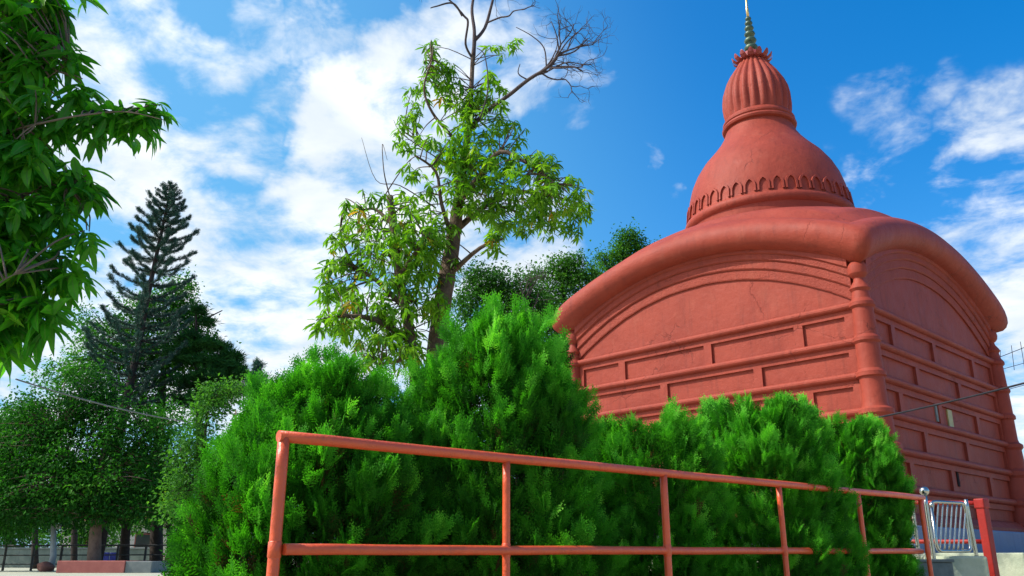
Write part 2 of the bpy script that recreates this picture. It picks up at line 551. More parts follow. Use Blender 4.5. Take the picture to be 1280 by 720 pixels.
def tpl_cluster(seed, n=30, L=.25, Wd=.15):
    """a loose tuft of oval folded leaves"""
    r = random.Random(seed)
    V, T, RB = [], [], []
    for i in range(n):
        c = Vector((r.gauss(0, .42), r.gauss(0, .42), r.gauss(0, .32)))
        d = (c * .8 + Vector((r.gauss(0, .5), r.gauss(0, .5), r.gauss(-.15, .4)))).normalized()
        up = Vector((r.gauss(0, .5), r.gauss(0, .5), 1))
        s_ = d.cross(up).normalized()
        nr = s_.cross(d)
        l, wd = L * r.uniform(.6, 1.35), Wd * r.uniform(.7, 1.2) * .5
        k = len(V)
        V += [c, c + d * l * .45 + s_ * wd + nr * wd * .35, c + d * l - nr * wd * .5, c + d * l * .45 - s_ * wd + nr * wd * .35]
        RB += [0, 0, 0, 0]
        T += [(k, k + 1, k + 2), (k, k + 2, k + 3)]
    return as_tpl(V, T, RB)


def tpl_needles(seed, n=34, flat=.5):
    """a tuft of needles fanning from the origin mostly to +y"""
    r = random.Random(seed)
    V, T = [], []
    for i in range(n):
        d = Vector((r.gauss(0, .6), 1, r.gauss(0, .6 * flat))).normalized()
        b = Vector((r.gauss(0, .12), r.uniform(-.5, .3), r.gauss(0, .1)))
        s = d.orthogonal().normalized()
        s = Quaternion(d, r.uniform(0, 6.28)) @ s
        kite(V, T, b, d, s, r.uniform(.4, .75), .06)
    return as_tpl(V, T)


TH = [tpl_thuja(i) for i in range(5)]
WH_BIG = [tpl_whorl(20 + i, 8, 5, .22, 1.1, 118, (.7, 1.15), .7) for i in range(5)]
WH = [tpl_whorl(40 + i, 6, 3, .21, 1.0, 112, (.7, 1.1), .4) for i in range(5)]
CL = [tpl_cluster(60 + i) for i in range(5)]
NE = [tpl_needles(80 + i) for i in range(4)]


def split_batches(tpls, pos, fr, sc, ti):
    which = rng.integers(0, len(tpls), len(pos))
    return [(tpls[k], pos[which == k], fr[which == k], sc[which == k], ti[which == k]) for k in range(len(tpls))]


def rot_z_frames(K, tilt=.35):
    """frames whose local z stays near the world's z, with random turn and tilt"""
    z = unit(np.stack([rng.normal(0, tilt, K), rng.normal(0, tilt, K), np.ones(K)], 1))
    h = rng.normal(size=(K, 3))
    x = unit(np.cross(h, z))
    y = np.cross(z, x)
    return np.stack([x, y, z], axis=2)


# ------------------------------------------------------------------ ground
def sheet(name, pts, z, mat):
    bm = bmesh.new()
    bm.faces.new([bm.verts.new((x, y, z)) for x, y in pts])
    return structure(bm_obj(name, bm, mat))


M['ground'] = surf('dusty_ground', (.50, .43, .31), (.42, .37, .26), .35, .9, .5, 14, .2, stain=((.22, .22, .12), .4), stain_scale=.25)
M['paving'] = surf('pale_paving', (.40, .41, .30), (.33, .35, .26), .6, .85, .3, 20, .25, stain=((.28, .3, .22), .5), stain_scale=.5)
M['soil'] = surf('hedge_soil', (.09, .06, .04), (.13, .09, .06), 3, .95, .8, 18, .2)
sheet('ground', [(-1500, -300), (1500, -300), (1500, 3000), (-1500, 3000)], 0.0, M['ground'])
sheet('pavement', [(-60, 6), (-1.9, 6), (-1.9, 12), (3, 30), (0, 60), (-60, 60)], 0.006, M['paving'])
sheet('path', [(-30, -8), (9, -8), (9, 4.9), (-2.0, 3.6), (-2.0, 6), (-30, 6)], 0.004, M['paving'])

# ------------------------------------------------------------------ temple
HW = 3.45
AX = (6.437, 19.563, 0.0)
temple = thing('temple', 'square red temple with curved eaves and bulbous ribbed spire behind the hedge', 'temple', AX, R(44))


def face_map(k):
    """(u along, o outward, z) -> temple-local point on face k; 0 = lit face (-x), 1 = shaded face (-y)"""
    def f(u, o, z):
        if k == 0: return Vector((-(HW + o), u, z))
        if k == 1: return Vector((u, -(HW + o), z))
        if k == 2: return Vector((HW + o, -u, z))
        return Vector((-u, HW + o, z))
    return f


BANDS = [4.91, 4.24, 3.61, 2.97, 2.33, 1.68]
Z0 = 1.04


def arch(u, end, peak):
    s = abs(u) / HW
    return end + (peak - end) * (1 - s ** 2.1)


# plinth, walls
bm = bmesh.new()
add_box(bm, -HW - .62, HW + .62, -HW - .62, HW + .62, .6, Z0)
bm_obj('plinth', bm, M['plinth'], temple, bevel=.03)

DIVS = {0: [1.22, 3.25, 5.52], 1: [2.15, 4.40], 2: [1.15, 3.05, 5.2], 3: [2.1, 4.3], 4: [1.2, 3.2, 5.4], 5: [2.2, 4.4]}
for k in range(4):
    f = face_map(k)
    bm = bmesh.new()
    # body of the wall: outline with arched top, thickness inwards
    N = 28
    top = [(-HW + 2 * HW * i / N) for i in range(N + 1)]
    front = [f(-HW, 0, Z0), f(HW, 0, Z0)] + [f(u, 0, arch(u, 5.75, 6.75)) for u in reversed(top)]
    vf = [bm.verts.new(p) for p in front]
    bm.faces.new(vf)
    # raised grid: fascia below each band, uprights between panels
    def slab(u0, u1, o, z0, z1):
        ps = [bm.verts.new(f(u, oo, z)) for u in (u0, u1) for oo in (0, o) for z in (z0, z1)]
        for q in ((0, 2, 3, 1), (2, 6, 7, 3), (6, 4, 5, 7), (0, 4, 6, 2), (1, 3, 7, 5)):
            bm.faces.new([ps[i] for i in q])
    zs = BANDS + [Z0 + .05]
    for i in range(6):
        zt, zb = zs[i], zs[i + 1]
        slab(-HW, HW, .055, zt - .15, zt)
        ex = .30
        slab(-HW, -HW + ex, .0545, zb, zt - .15)
        slab(HW - ex * .8, HW, .0545, zb, zt - .15)
        for s in DIVS[i]:
            u = s - HW
            slab(u - .09, u + .09, .0545, zb, zt - .15)
    bm_obj('wall', bm, M['red'], temple)
    # concentric plaster arches stepping out towards the eave
    lv = [(4.98, 6.08), (5.22, 6.28), (5.42, 6.45), (5.58, 6.58), (5.78, 6.74)]
    for j in range(4):
        (e0, p0), (e1, p1) = lv[j], lv[j + 1]
        o = .045 + .042 * j
        bm = bmesh.new()
        rows = []
        for u in top:
            u2 = u * .975
            jz = random.uniform(-.006, .006)
            a0, a1 = arch(u2, e0, p0) + jz, arch(u2, e1, p1)
            rows.append([bm.verts.new(f(u2, oo, z)) for oo, z in ((0.001, a0), (o * .8, a0), (o, a0 + .025), (o, a1), (0.001, a1))])
        for r0, r1 in zip(rows[:-1], rows[1:]):
            for q in range(4):
                bm.faces.new((r0[q], r0[q + 1], r1[q + 1], r1[q]))
        bm.faces.new(rows[0]); bm.faces.new(rows[-1][::-1])
        bm_obj('arch_moulding', bm, M['red_rough'] if j < 3 else M['red'], temple)


def square_ring(bm, prof, hw, z):
    """sweep a profile of (outward, dz) round the square plan with mitred corners"""
    rings = []
    for sx, sy in ((-1, -1), (1, -1), (1, 1), (-1, 1)):
        rings.append([bm.verts.new((sx * (hw + o), sy * (hw + o), z + dz)) for o, dz in prof])
    n = len(prof)
    for i in range(4):
        a, b = rings[i], rings[(i + 1) % 4]
        for q in range(n - 1):
            fc = bm.faces.new((a[q], b[q], b[q + 1], a[q + 1]))
            fc.smooth = False


for z in BANDS:
    bm = bmesh.new()
    prof = [(.03, -.045)] + [(.06 + .085 * math.cos(t), .07 * math.sin(t) + .03) for t in np.linspace(-PI / 2, PI / 2, 8)] + [(.03, .10)]
    square_ring(bm, prof, HW, z)
    bm_obj('string_course', bm, M['red'], temple)
bm = bmesh.new()
square_ring(bm, [(.0, 0), (.22, 0), (.22, .1), (.16, .16), (.10, .22), (.03, .26)], HW, Z0)
bm_obj('base_course', bm, M['red'], temple)

# corner turrets
prof = [(.40, Z0), (.40, 1.22), (.35, 1.3), (.335, 1.6), (.375, 1.66), (.375, 1.74), (.32, 1.8), (.305, 2.25), (.345, 2.31), (.345, 2.39), (.27, 2.46), (.25, 2.88), (.295, 2.93), (.295, 3.0), (.23, 3.05),
        (.212, 3.12), (.208, 3.57), (.252, 3.59), (.252, 3.66), (.212, 3.72), (.205, 4.18), (.242, 4.225), (.240, 4.28), (.198, 4.34), (.182, 4.84), (.225, 4.88), (.225, 4.94), (.17, 5.02),
        (.145, 5.16), (.185, 5.21), (.165, 5.26), (.10, 5.36), (.09, 5.42), (.13, 5.45), (.165, 5.50), (.18, 5.58), (.165, 5.66), (.12, 5.72), (.04, 5.76)]
tz = lambda bm: add_lathe(bm, prof, 28)
for sx in (-1, 1):
    for sy in (-1, 1):
        bm = bmesh.new()
        add_lathe(bm, prof, 28, (sx * (HW + .06), sy * (HW + .06), 0))
        o = bm_obj('corner_turret', bm, M['red'], temple, smooth=True, bevel=0)
        es = o.modifiers.new('split', 'EDGE_SPLIT'); es.split_angle = R(24)

# roof: rolled eave swept along the curved square, then four curved slopes closing on the drum
NS = 32
bm = bmesh.new()
prof = [(-.05, -.06), (.10, -.05), (.24, -.04), (.36, .0), (.43, .07), (.47, .17), (.475, .28), (.44, .39), (.37, .49), (.27, .575), (.15, .65), (.02, .71), (-.12, .765)]
stations = []
for side in range(4):
    for i in range(NS):
        s = -1 + 2 * i / NS
        stations.append((side, s))
RD, ZD = 2.0, 8.0
grid = []
for side, s in stations:
    f = face_map(side)
    sa = s
    rise = 1 - abs(s) ** 2.0
    zb = 5.72 + .97 * rise
    if side in (0, 1): us = s
    else: us = s
    corner = max(0.0, (abs(s) - .86) / .14)
    row = []
    # order stations so the loop runs round the square: side0 u runs from +1 to -1
    u_dir = -us if side == 0 else (us if side == 1 else (-us if side == 2 else us))
    def P(o, z):
        hw = HW + o
        uu = u_dir * hw
        if side == 0: p = Vector((-hw, uu, z))
        elif side == 1: p = Vector((uu, -hw, z))
        elif side == 2: p = Vector((hw, -uu, z))
        else: p = Vector((-uu, hw, z))
        # soften the corner a little
        rr = math.hypot(p.x, p.y)
        cut = 1 - .012 * corner ** 2
        return Vector((p.x * cut, p.y * cut, z))
    for o, dz in prof:
        row.append(P(o, zb + dz * (1 + .16 * abs(s) ** 4)))
    base = row[-1]
    ang = math.atan2(base.y, base.x)
    rsq = math.hypot(base.x, base.y)
    rsm = (HW - .12) * 1.015 / (abs(math.cos(ang)) ** 3.6 + abs(math.sin(ang)) ** 3.6) ** (1 / 3.6)
    rise_sm = .5 + .5 * math.cos(PI * s)
    for v in (.05, .12, .2, .3, .4, .55, .7, .85, 1.0):
        k = min(1.0, v * 3.3)
        rr = (1 - v) * ((1 - k) * rsq + k * rsm) + v * RD
        zs0 = 5.72 + .97 * ((1 - k) * rise + k * rise_sm) + .765 * (1 + .16 * (1 - rise_sm) * 1.0)
        z = zs0 + (ZD - zs0) * (v ** .85)
        bulge = math.sin(v * PI) ** .7 * (1 - v) * (.10 + .56 * (1 - rise_sm))
        row.append(Vector((rr * math.cos(ang), rr * math.sin(ang), z + bulge)))
    grid.append([bm.verts.new(p) for p in row])
n = len(grid)
for i in range(n):
    a, b = grid[i], grid[(i + 1) % n]
    for q in range(len(a) - 1):
        bm.faces.new((a[q], a[q + 1], b[q + 1], b[q]))
bm.faces.new([g[-1] for g in grid])
roof = bm_obj('roof', bm, M['red'], temple, smooth=True)

# dome, with its scalloped band, ribbed bulb and finial
bm = bmesh.new()
dprof = [(2.0, 7.75), (1.98, 8.2), (1.99, 8.30), (2.06, 8.36), (2.08, 8.44), (2.05, 8.52), (1.995, 8.56), (1.98, 8.62), (1.965, 8.75), (1.945, 8.95), (1.90, 9.2), (1.82, 9.5), (1.69, 9.8), (1.50, 10.1), (1.26, 10.38), (1.06, 10.64), (.93, 10.86), (.87, 11.02), (.84, 11.1),
         (.92, 11.12), (.94, 11.17), (.92, 11.22), (.88, 11.24), (.91, 11.27), (.91, 11.32), (.87, 11.35), (.84, 11.42)]
add_lathe(bm, dprof, 64)
dome = bm_obj('dome', bm, M['red'], temple, smooth=True)
es = dome.modifiers.new('split', 'EDGE_SPLIT'); es.split_angle = R(40)
# scallops: small raised pointed arches all round
bm = bmesh.new()
NSC = 40
for i in range(NSC):
    a0 = 2 * PI * i / NSC
    def Q(du, z, o):
        rr = 1.985 - (z - 8.62) * .12 + o
        a = a0 + du / 2.0
        return Vector((rr * math.cos(a), rr * math.sin(a), z))
    hw, zb, zt = .138, 8.60, 8.98
    out = [(-hw, zb), (-hw, 8.76), (-hw * .93, 8.83), (-hw * .62, 8.91), (-.0, zt), (hw * .62, 8.91), (hw * .93, 8.83), (hw, 8.76), (hw, zb)]
    inn = [(x * .70, zb + (z - zb) * .86) for x, z in out]
    ro = [bm.verts.new(Q(x, z, .04)) for x, z in out]
    ri = [bm.verts.new(Q(x, z, .04)) for x, z in inn]
    bo = [bm.verts.new(Q(x * 1.05, z + .01, -.03)) for x, z in out]
    bi = [bm.verts.new(Q(x, z, -.01)) for x, z in inn]
    for q in range(len(out) - 1):
        bm.faces.new((ro[q], ro[q + 1], ri[q + 1], ri[q]))
        bm.faces.new((ro[q], bo[q], bo[q + 1], ro[q + 1]))
        bm.faces.new((ri[q], ri[q + 1], bi[q + 1], bi[q]))
bm_obj('scallop_band', bm, M['red'], dome)
# ribbed bulb
bm = bmesh.new()
bprof = [(r_, 11.36 + (z_ - 11.46) * .93) for r_, z_ in [(.80, 11.46), (.83, 11.58), (.865, 11.75), (.88, 11.95), (.875, 12.15), (.84, 12.4), (.76, 12.65), (.65, 12.88), (.53, 13.08), (.44, 13.22), (.38, 13.34), (.33, 13.42)]]
NR = 22
add_lathe(bm, bprof, NR * 8, fr=lambda a, r, z: r * (1 - .10 * (1 - abs(math.sin(a * NR / 2))) ** .9 * min(1, (z - 11.3) * 3)))
bulb = bm_obj('ribbed_bulb', bm, M['red'], temple, smooth=True)
# ring of curled petals on top of the bulb
bm = bmesh.new()
add_lathe(bm, [(.34, 13.38), (.40, 13.40), (.40, 13.46), (.33, 13.5), (.26, 13.58), (.22, 13.66), (.16, 13.7)], 32)
for i in range(14):
    a = 2 * PI * i / 14
    m4 = Matrix.Rotation(a, 4, 'Z')
    secs = [(.33, 13.38, .06, .03), (.43, 13.40, .085, .03), (.50, 13.46, .075, .028), (.53, 13.54, .03, .02)]
    prev = None
    for r, z, hw, th in secs:
        ring = [bm.verts.new(m4 @ Vector((r, y, z + dz))) for y, dz in ((-hw, 0), (0, th * .6), (hw, 0), (0, -th))]
        if prev:
            for q in range(4):
                bm.faces.new((prev[q], prev[(q + 1) % 4], ring[(q + 1) % 4], ring[q]))
        else:
            bm.faces.new(ring)
        prev = ring
    bm.faces.new(prev)
bm_obj('petal_crown', bm, M['red_dark'], temple).location = (0, 0, -.22)
# finial of stacked pots and a rod
bm = bmesh.new()
fp = [(.17, 13.68)]
z = 13.72
for r, h in ((.185, .24), (.165, .22), (.145, .19), (.125, .17), (.105, .15), (.085, .13)):
    fp += [(r * .38, z), (r * .8, z + h * .14), (r, z + h * .42), (r * .85, z + h * .70), (r * .5, z + h * .88), (r * .36, z + h * .97)]
    z += h
fp.append((.035, z + .02))
add_lathe(bm, fp, 24)
fin = bm_obj('finial', bm, M['green_metal'], temple, smooth=True)
fin.location = (0, 0, -.22)
bm = bmesh.new()
add_lathe(bm, [(.035, z), (.04, z + .25), (.028, z + .3), (.026, z + .9), (.045, z + .95), (.02, z + 1.05), (.004, z + 1.5)], 12)
bm_obj('rod', bm, M['gold'], fin, smooth=True)

# plaques and a dark slab, coloured as the shade inside a hole, on the shaded face
f1 = face_map(1)


def plaque(name, s, z, wd, h, mat, o=.03):
    bm = bmesh.new()
    u = s - HW
    ps = [bm.verts.new(f1(a, b, c)) for a in (u - wd / 2, u + wd / 2) for b in (.001, o) for c in (z - h / 2, z + h / 2)]
    for q in ((0, 2, 3, 1), (2, 6, 7, 3), (6, 4, 5, 7), (0, 4, 6, 2), (1, 3, 7, 5)):
        bm.faces.new([ps[i] for i in q])
    return bm_obj(name, bm, mat, temple, bevel=.006)


plaque('plaque', 3.02, 3.30, .30, .36, M['plaque_grey'])['label'] = 'grey plaque on shaded wall'
plaque('plaque', 3.62, 3.26, .24, .36, M['plaque_yellow'])['label'] = 'yellow plaque on shaded wall'
plaque('painted_hole', 3.55, 2.05, .10, .30, M['hole_shade'], .02)

# ------------------------------------------------------------------ terrace with steps in front of the shaded face
ter = thing('stone_terrace', 'pale weathered stone terrace with steps under the temple', 'terrace', AX, R(44))
bm = bmesh.new()
add_box(bm, -HW - 1.2, HW + 3.2, -HW - 2.3, HW + 2.2, 0, .615)
bm_obj('platform', bm, M['stone'], ter, bevel=.02)
for i, (d, h) in enumerate(((.42, .45), (.84, .30), (1.26, .15))):
    bm = bmesh.new()
    add_box(bm, -HW - 1.2, HW + 3.2, -HW - 2.3 - d, -HW - 2.3 - d + .42, 0, h)
    bm_obj('step', bm, M['stone'], ter, bevel=.02)

# ------------------------------------------------------------------ front railing
rail = thing('railing', 'long orange red pipe railing in front of the clipped hedge', 'railing')
Y0, Y1 = 3.62, 7.75
A0, A1 = at(355, 546, Y0), at(1152, 622, Y1)
B0, B1 = at(355, 687, Y0), at(1152, 689, Y1)


def pipe(name, a, b, r, mat, parent, sides=16, ext=0.0, wave=0.0):
    a, b = Vector(a), Vector(b)
    d = (b - a).normalized()
    bm = bmesh.new()
    n = 24 if wave else 8
    add_tube(bm, [a - d * ext + (b - a + d * 2 * ext) * (i / n) + Vector((0, 0, wave * (math.sin(i * .9 + 1) + .6 * math.sin(i * 2.1)))) for i in range(n + 1)], r, sides)
    return bm_obj(name, bm, mat, parent)


pipe('rail', A0, A1, .025, M['rail'], rail, ext=.025, wave=.001)
pipe('rail', B0, B1, .023, M['rail'], rail, wave=.0012)


def on_rail(px):
    lo, hi = 0.0, 1.0
    for _ in range(40):
        t = (lo + hi) / 2
        p = A0.lerp(A1, t) - Vector((0, 0, ZC))
        fw = p.y * math.cos(PITCH) + p.z * math.sin(PITCH)
        if 640 + F_PX * p.x / fw < px: lo = t
        else: hi = t
    return lo


for px in (356, 633, 829, 973, 1072, 1150):
    t = on_rail(px) if px > 357 else 0
    p = A0.lerp(A1, t)
    r = .0255 if px < 400 else (.020 if px != 829 else .0235)
    bm = bmesh.new()
    top = p.z - (.004 if px < 400 else .01)
    add_tube(bm, [(p.x, p.y, .0 + top * i / 8) for i in range(9)], r, 16)
    # weld beads at the joints
    q = B0.lerp(B1, t)
    for zz in (q.z,):
        add_tube(bm, [(p.x, p.y, zz - .036), (p.x, p.y, zz - .03), (p.x, p.y, zz + .03), (p.x, p.y, zz + .036)], [r * .9, r * 1.12, r * 1.12, r * .9], 16)
    bm_obj('post', bm, M['rail'], rail)

# ------------------------------------------------------------------ gate corner at the right end
g = thing('railing', 'short red railing running behind the steel gate', 'railing')
YG = 9.6
e0, e1 = at(1095, 628, 10.4), at(1224, 629, YG)
pipe('rail', e0, e1, .026, M['post_red'], g)
f0, f1_ = at(1095, 677, 10.4), at(1228, 677, YG)
pipe('rail', f0, f1_, .024, M['post_red'], g)
pipe('post', (e0.x, e0.y, .0), (e0.x, e0.y, e0.z + .02), .026, M['post_red'], g)

sp = thing('gate_post', 'thick scarlet square post with capped top right of the steel gate', 'post')
pt = at(1226, 624, YG - .05)
bm = bmesh.new()
add_box(bm, -.047, .047, -.047, .047, 0, pt.z)
o = bm_obj('shaft', bm, M['post_red'], sp, bevel=.008)
o.location = (pt.x, pt.y, 0); o.rotation_euler = (R(0), 0, R(30))
bm = bmesh.new()
add_box(bm, -.058, .058, -.058, .058, pt.z - .10, pt.z + .006)
o = bm_obj('cap', bm, M['post_red'], sp, bevel=.012)
o.location = (pt.x, pt.y, 0); o.rotation_euler = (0, 0, R(30))

YS = 9.0
gate = thing('steel_gate', 'small shiny steel gate of slanting bars in a tube frame', 'gate')
c = [at(1163, 627, YS), at(1206, 629, YS + .15), at(1214, 689, YS + .15), at(1172, 689, YS)]
bm = bmesh.new()
pts = []
n = 4
for i in range(4):
    a, b, d = c[i - 1], c[i], c[(i + 1) % 4]
    v0, v1 = (a - b).normalized() * .06, (d - b).normalized() * .06
    for t in np.linspace(0, 1, 5):
        pts.append(b + v0 * (1 - t) ** 2 + v1 * t ** 2)
pts.append(pts[0])
add_tube(bm, pts, .017, 12)
bm_obj('frame', bm, M['steel'], gate)
for i in range(8):
    t0, t1 = (i + .7) / 7.4, (i + .7) / 7.4 - .30      # top and bottom positions of a slanting bar
    if t0 > 1:
        k = (1 - t1) / (t0 - t1)
        top = c[3].lerp(c[2], 1).lerp(c[1], k)
    else:
        top = c[0].lerp(c[1], t0)
    if t1 < 0:
        k = -t1 / (t0 - t1)
        bot = c[3].lerp(c[0], k)
    else:
        bot = c[3].lerp(c[2], t1)
    pipe('bar', top, bot, .0085, M['steel'], gate, 8)
hg = [at(1207, 624, YS + .17), at(1216, 697, YS + .17)]
pipe('hinge_stile', hg[0], (hg[0].x + .02, hg[0].y, .5), .02, M['steel'], gate, 12)

pst = thing('steel_post', 'shiny steel post topped with a ball left of the steel gate', 'post')
pb = at(1156, 619, YS - .12)
pipe('shaft', (pb.x, pb.y, .42), (pb.x, pb.y, pb.z), .02, M['steel'], pst, 14)
bm = bmesh.new()
bmesh.ops.create_uvsphere(bm, u_segments=24, v_segments=14, radius=.047)
bmesh.ops.translate(bm, vec=(pb.x, pb.y, pb.z + .04), verts=bm.verts)
bm_obj('ball', bm, M['steel'], pst, smooth=True)

hr = thing('steel_handrail', 'thin steel handrail upright with a slanting brace beside the hedge', 'handrail')
pa = at(1139, 625, 9.5)
pipe('upright', (pa.x, pa.y, .40), (pa.x, pa.y, pa.z), .02, M['steel'], hr, 12)
pipe('brace', at(1143, 668, 9.5), at(1127, 692, 9.3), .012, M['steel'], hr, 10)
pipe('brace', at(1128, 660, 9.7), at(1117, 676, 9.5), .012, M['steel'], hr, 10)

bl = thing('cement_block', 'dark grey cement block at the foot of the steel post', 'block')
q = at(1168, 703, 8.7)
bm = bmesh.new()
add_box(bm, q.x - .19, q.x + .17, q.y - .02, q.y + .34, 0, q.z)
add_box(bm, q.x - .205, q.x + .185, q.y - .035, q.y + .355, q.z + .0005, q.z + .03)
bm_obj('body', bm, M['block'], bl, bevel=.008)
q = at(1200, 700, 9.15)
ls = thing('stone_ledge', 'pale low stone ledge beneath the steel gate', 'ledge')
bm = bmesh.new()
add_box(bm, q.x - .22, q.x + .24, q.y - .1, q.y + .7, 0, q.z + .04)
bm_obj('slab', bm, M['stone'], ls, bevel=.025)


# ------------------------------------------------------------------ clipped thuja hedge: five bushes
def thuja(px, topy, Y, half, depth, label, nplume=90, taper=.55, lean=(0, 0), spiky=1.0, seed=0, base_tint=.45, botw=1.0, power=2.4):
    c = at(px, 690, Y)
    zt = at(px, topy, Y).z
    root = thing('thuja_bush', label, 'bush', (c.x, c.y, 0), 0, 'clipped thuja bushes in the hedge')
    lr = np.random.default_rng(100 + seed)
    H = zt
    pos, ups, scl, tin, hint = [], [], [], [], []
    # outline: radius as a function of relative height
    def rad(h):
        return half * np.where(h < .45, botw + (1 - botw) * (h / .45), np.maximum(.06, 1 - np.clip((h - .45) / .55, 0, 1) ** power) ** taper)
    # plumes: upright flames on the surface
    nplume = int(nplume * 1.55)
    for i in range(nplume):
        h = lr.uniform(.02, .93) ** .85
        a = lr.uniform(0, 2 * PI)
        rr = rad(np.array(h)) * lr.uniform(.66, .93)
        lump = 1 + .10 * math.sin(3 * a + seed) + .08 * math.sin(7 * h + 2 * a + seed)
        b = np.array([math.cos(a) * rr * lump, math.sin(a) * rr * lump * depth / half, h * (H - .28 * min(1, spiky + .1))])
        outv = np.array([math.cos(a), math.sin(a), 0])
        ax = unit(np.array([0, 0, 1.0]) * 1.0 + outv * lr.uniform(.05, .5) * (1 if h > .25 else 1.3) + lr.normal(0, .10, 3))
        PH = lr.uniform(.26, .46) * spiky
        PR = lr.uniform(.05, .10)
        k = int(36 * PH / .36)
        t = lr.uniform(0, 1, k)
        ang = lr.uniform(0, 2 * PI, k)
        e1 = unit(np.cross(ax, [0.3, .8, .1])); e2 = np.cross(ax, e1)
        rad_t = PR * np.sqrt(np.clip(1.05 - t ** 1.5, .05, 1)) * np.sqrt(lr.uniform(.1, 1, k))
        offs = e1[None] * (np.cos(ang) * rad_t)[:, None] + e2[None] * (np.sin(ang) * rad_t)[:, None]
        pos.append(b + ax[None] * (t * PH * .8)[:, None] + offs)
        ups.append(ax[None] * 1.0 + offs / PR * .55 + lr.normal(0, .2, (k, 3)))
        scl.append(lr.uniform(.08, .14, k))
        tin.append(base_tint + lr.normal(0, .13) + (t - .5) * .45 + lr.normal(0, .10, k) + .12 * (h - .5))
        hint.append(np.tile(unit(np.array([[-outv[1], outv[0], 0]])), (k, 1)) + lr.normal(0, .8, (k, 3)))
    # looser sprays between them, deeper in
    k = nplume * 9
    h = lr.uniform(0, .95, k)
    a = lr.uniform(0, 2 * PI, k)
    rr = rad(h) * np.sqrt(lr.uniform(.35, .85, k))
    pos.append(np.stack([np.cos(a) * rr, np.sin(a) * rr * depth / half, h * (H - .15)], 1))
    ups.append(np.stack([np.cos(a) * .6, np.sin(a) * .6, np.ones(k)], 1) + lr.normal(0, .3, (k, 3)))
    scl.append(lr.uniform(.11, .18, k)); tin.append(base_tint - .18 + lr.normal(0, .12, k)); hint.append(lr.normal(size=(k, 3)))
    pos = np.concatenate(pos); ups = np.concatenate(ups); scl = np.concatenate(scl); tin = np.concatenate(tin); hint = np.concatenate(hint)
    pos[:, 0] += lean[0] * pos[:, 2] / H; pos[:, 1] += lean[1] * pos[:, 2] / H
    fr = frames(ups, hint)
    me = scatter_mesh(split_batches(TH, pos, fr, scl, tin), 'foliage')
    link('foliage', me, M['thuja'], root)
    # stems
    bm = bmesh.new()
    for i in range(16):
        a = lr.uniform(0, 2 * PI)
        r1 = half * lr.uniform(.2, .75)
        p0 = Vector((math.cos(a) * .07, math.sin(a) * .07, 0))
        p2 = Vector((math.cos(a) * r1, math.sin(a) * r1 * depth / half, H * lr.uniform(.55, .85)))
        p1 = p0.lerp(p2, .45) + Vector((math.cos(a) * .06, math.sin(a) * .06, -.1))
        add_tube(bm, spline([p0, p1, p2], 4), [.018 - .0017 * j for j in range(9)], 6)
    bm_obj('stems', bm, M['stem'], root)
    return root


thuja(372, 450, 4.95, .72, .64, 'broad dark rounded bush at the left end of the hedge', 170, .95, seed=1, base_tint=.38, botw=1.0, lean=(.16, 0), power=1.5)
thuja(618, 400, 5.35, .56, .52, 'tallest plumed bush of the hedge under the leaning tree', 160, .75, seed=2, base_tint=.44, spiky=1.2, botw=1.12, power=2.0)
thuja(812, 508, 6.2, .45, .46, 'low narrow bush in the hedge just right of the tallest one', 120, .36, seed=3, base_tint=.52, spiky=.7, power=3.2)
thuja(962, 486, 7.0, .59, .55, 'wide bright bush before the temple corner with foliage hanging over the rail', 160, .36, seed=21, base_tint=.56, spiky=.72, power=3.0)
thuja(1070, 516, 8.1, .455, .46, 'round bush at the right end of the hedge next to the gate', 180, .34, seed=5, base_tint=.48, spiky=.55, power=3.2)
sheet('hedge_bed', [(-1.9, 3.9), (-2.4, 6.5), (2.5, 9.5), (4.4, 9.2), (3.9, 7.9), (-.9, 3.6)], 0.010, M['soil'])


# ------------------------------------------------------------------ trees
def blob_points(blobs, Y, zdepth=1.0, per=1.0, r=rng):
    """(px, py, rx, ry, n[, dy]) ellipses in the photo -> points filling real ellipsoids at distance Y"""
    out = []
    for b in blobs:
        x, y, rx, ry, n = b[:5]
        yy = Y + (b[5] if len(b) > 5 else 0)
        c = at(x, y, yy)
        s = pxm(yy)
        k = max(1, int(n * per))
        d = unit(r.normal(size=(k, 3))) * (r.uniform(.12, 1, k) ** .42)[:, None]
        out.append(np.array(c)[None] + d * np.array([rx * s, (rx + ry) * .5 * s * zdepth, ry * s])[None])
    return np.concatenate(out)


def twigs_to(bm, pts, skel, r0=.012, r1=.004, maxlen=99, sides=4, sag=.1, frac=1.0, ends=None):
    sk = np.array([tuple(p) for p in skel])
    for p in pts:
        if random.random() > frac:
            continue
        d = np.linalg.norm(sk - p[None], axis=1) + .5 * np.maximum(0, sk[:, 2] - p[2])
        i = int(np.argmin(d))
        a, b = Vector(sk[i]), Vector(p)
        L = (b - a).length
        if L > maxlen or L < .02:
            continue
        m = a.lerp(b, .55) + Vector((random.gauss(0, .06) * L, random.gauss(0, .06) * L, sag * L))
        add_tube(bm, spline([a, m, b], 3), [r0 + (r1 - r0) * q / 6 for q in range(7)], sides)


def limb(bm, pix, Y, radii_px, n=6, sides=10, dys=None, wob=.05):
    """a limb through photo points (with optional distance offsets), radii in photo pixels"""
    pts = []
    for i, (x, y) in enumerate(pix):
        pts.append(at(x, y, Y + (dys[i] if dys else 0)))
    sp = spline(pts, n)
    m = len(sp)
    rr = np.interp(np.linspace(0, len(radii_px) - 1, m), range(len(radii_px)), radii_px) * pxm(Y)
    add_tube(bm, sp, list(rr), sides, wob=wob)
    return sp


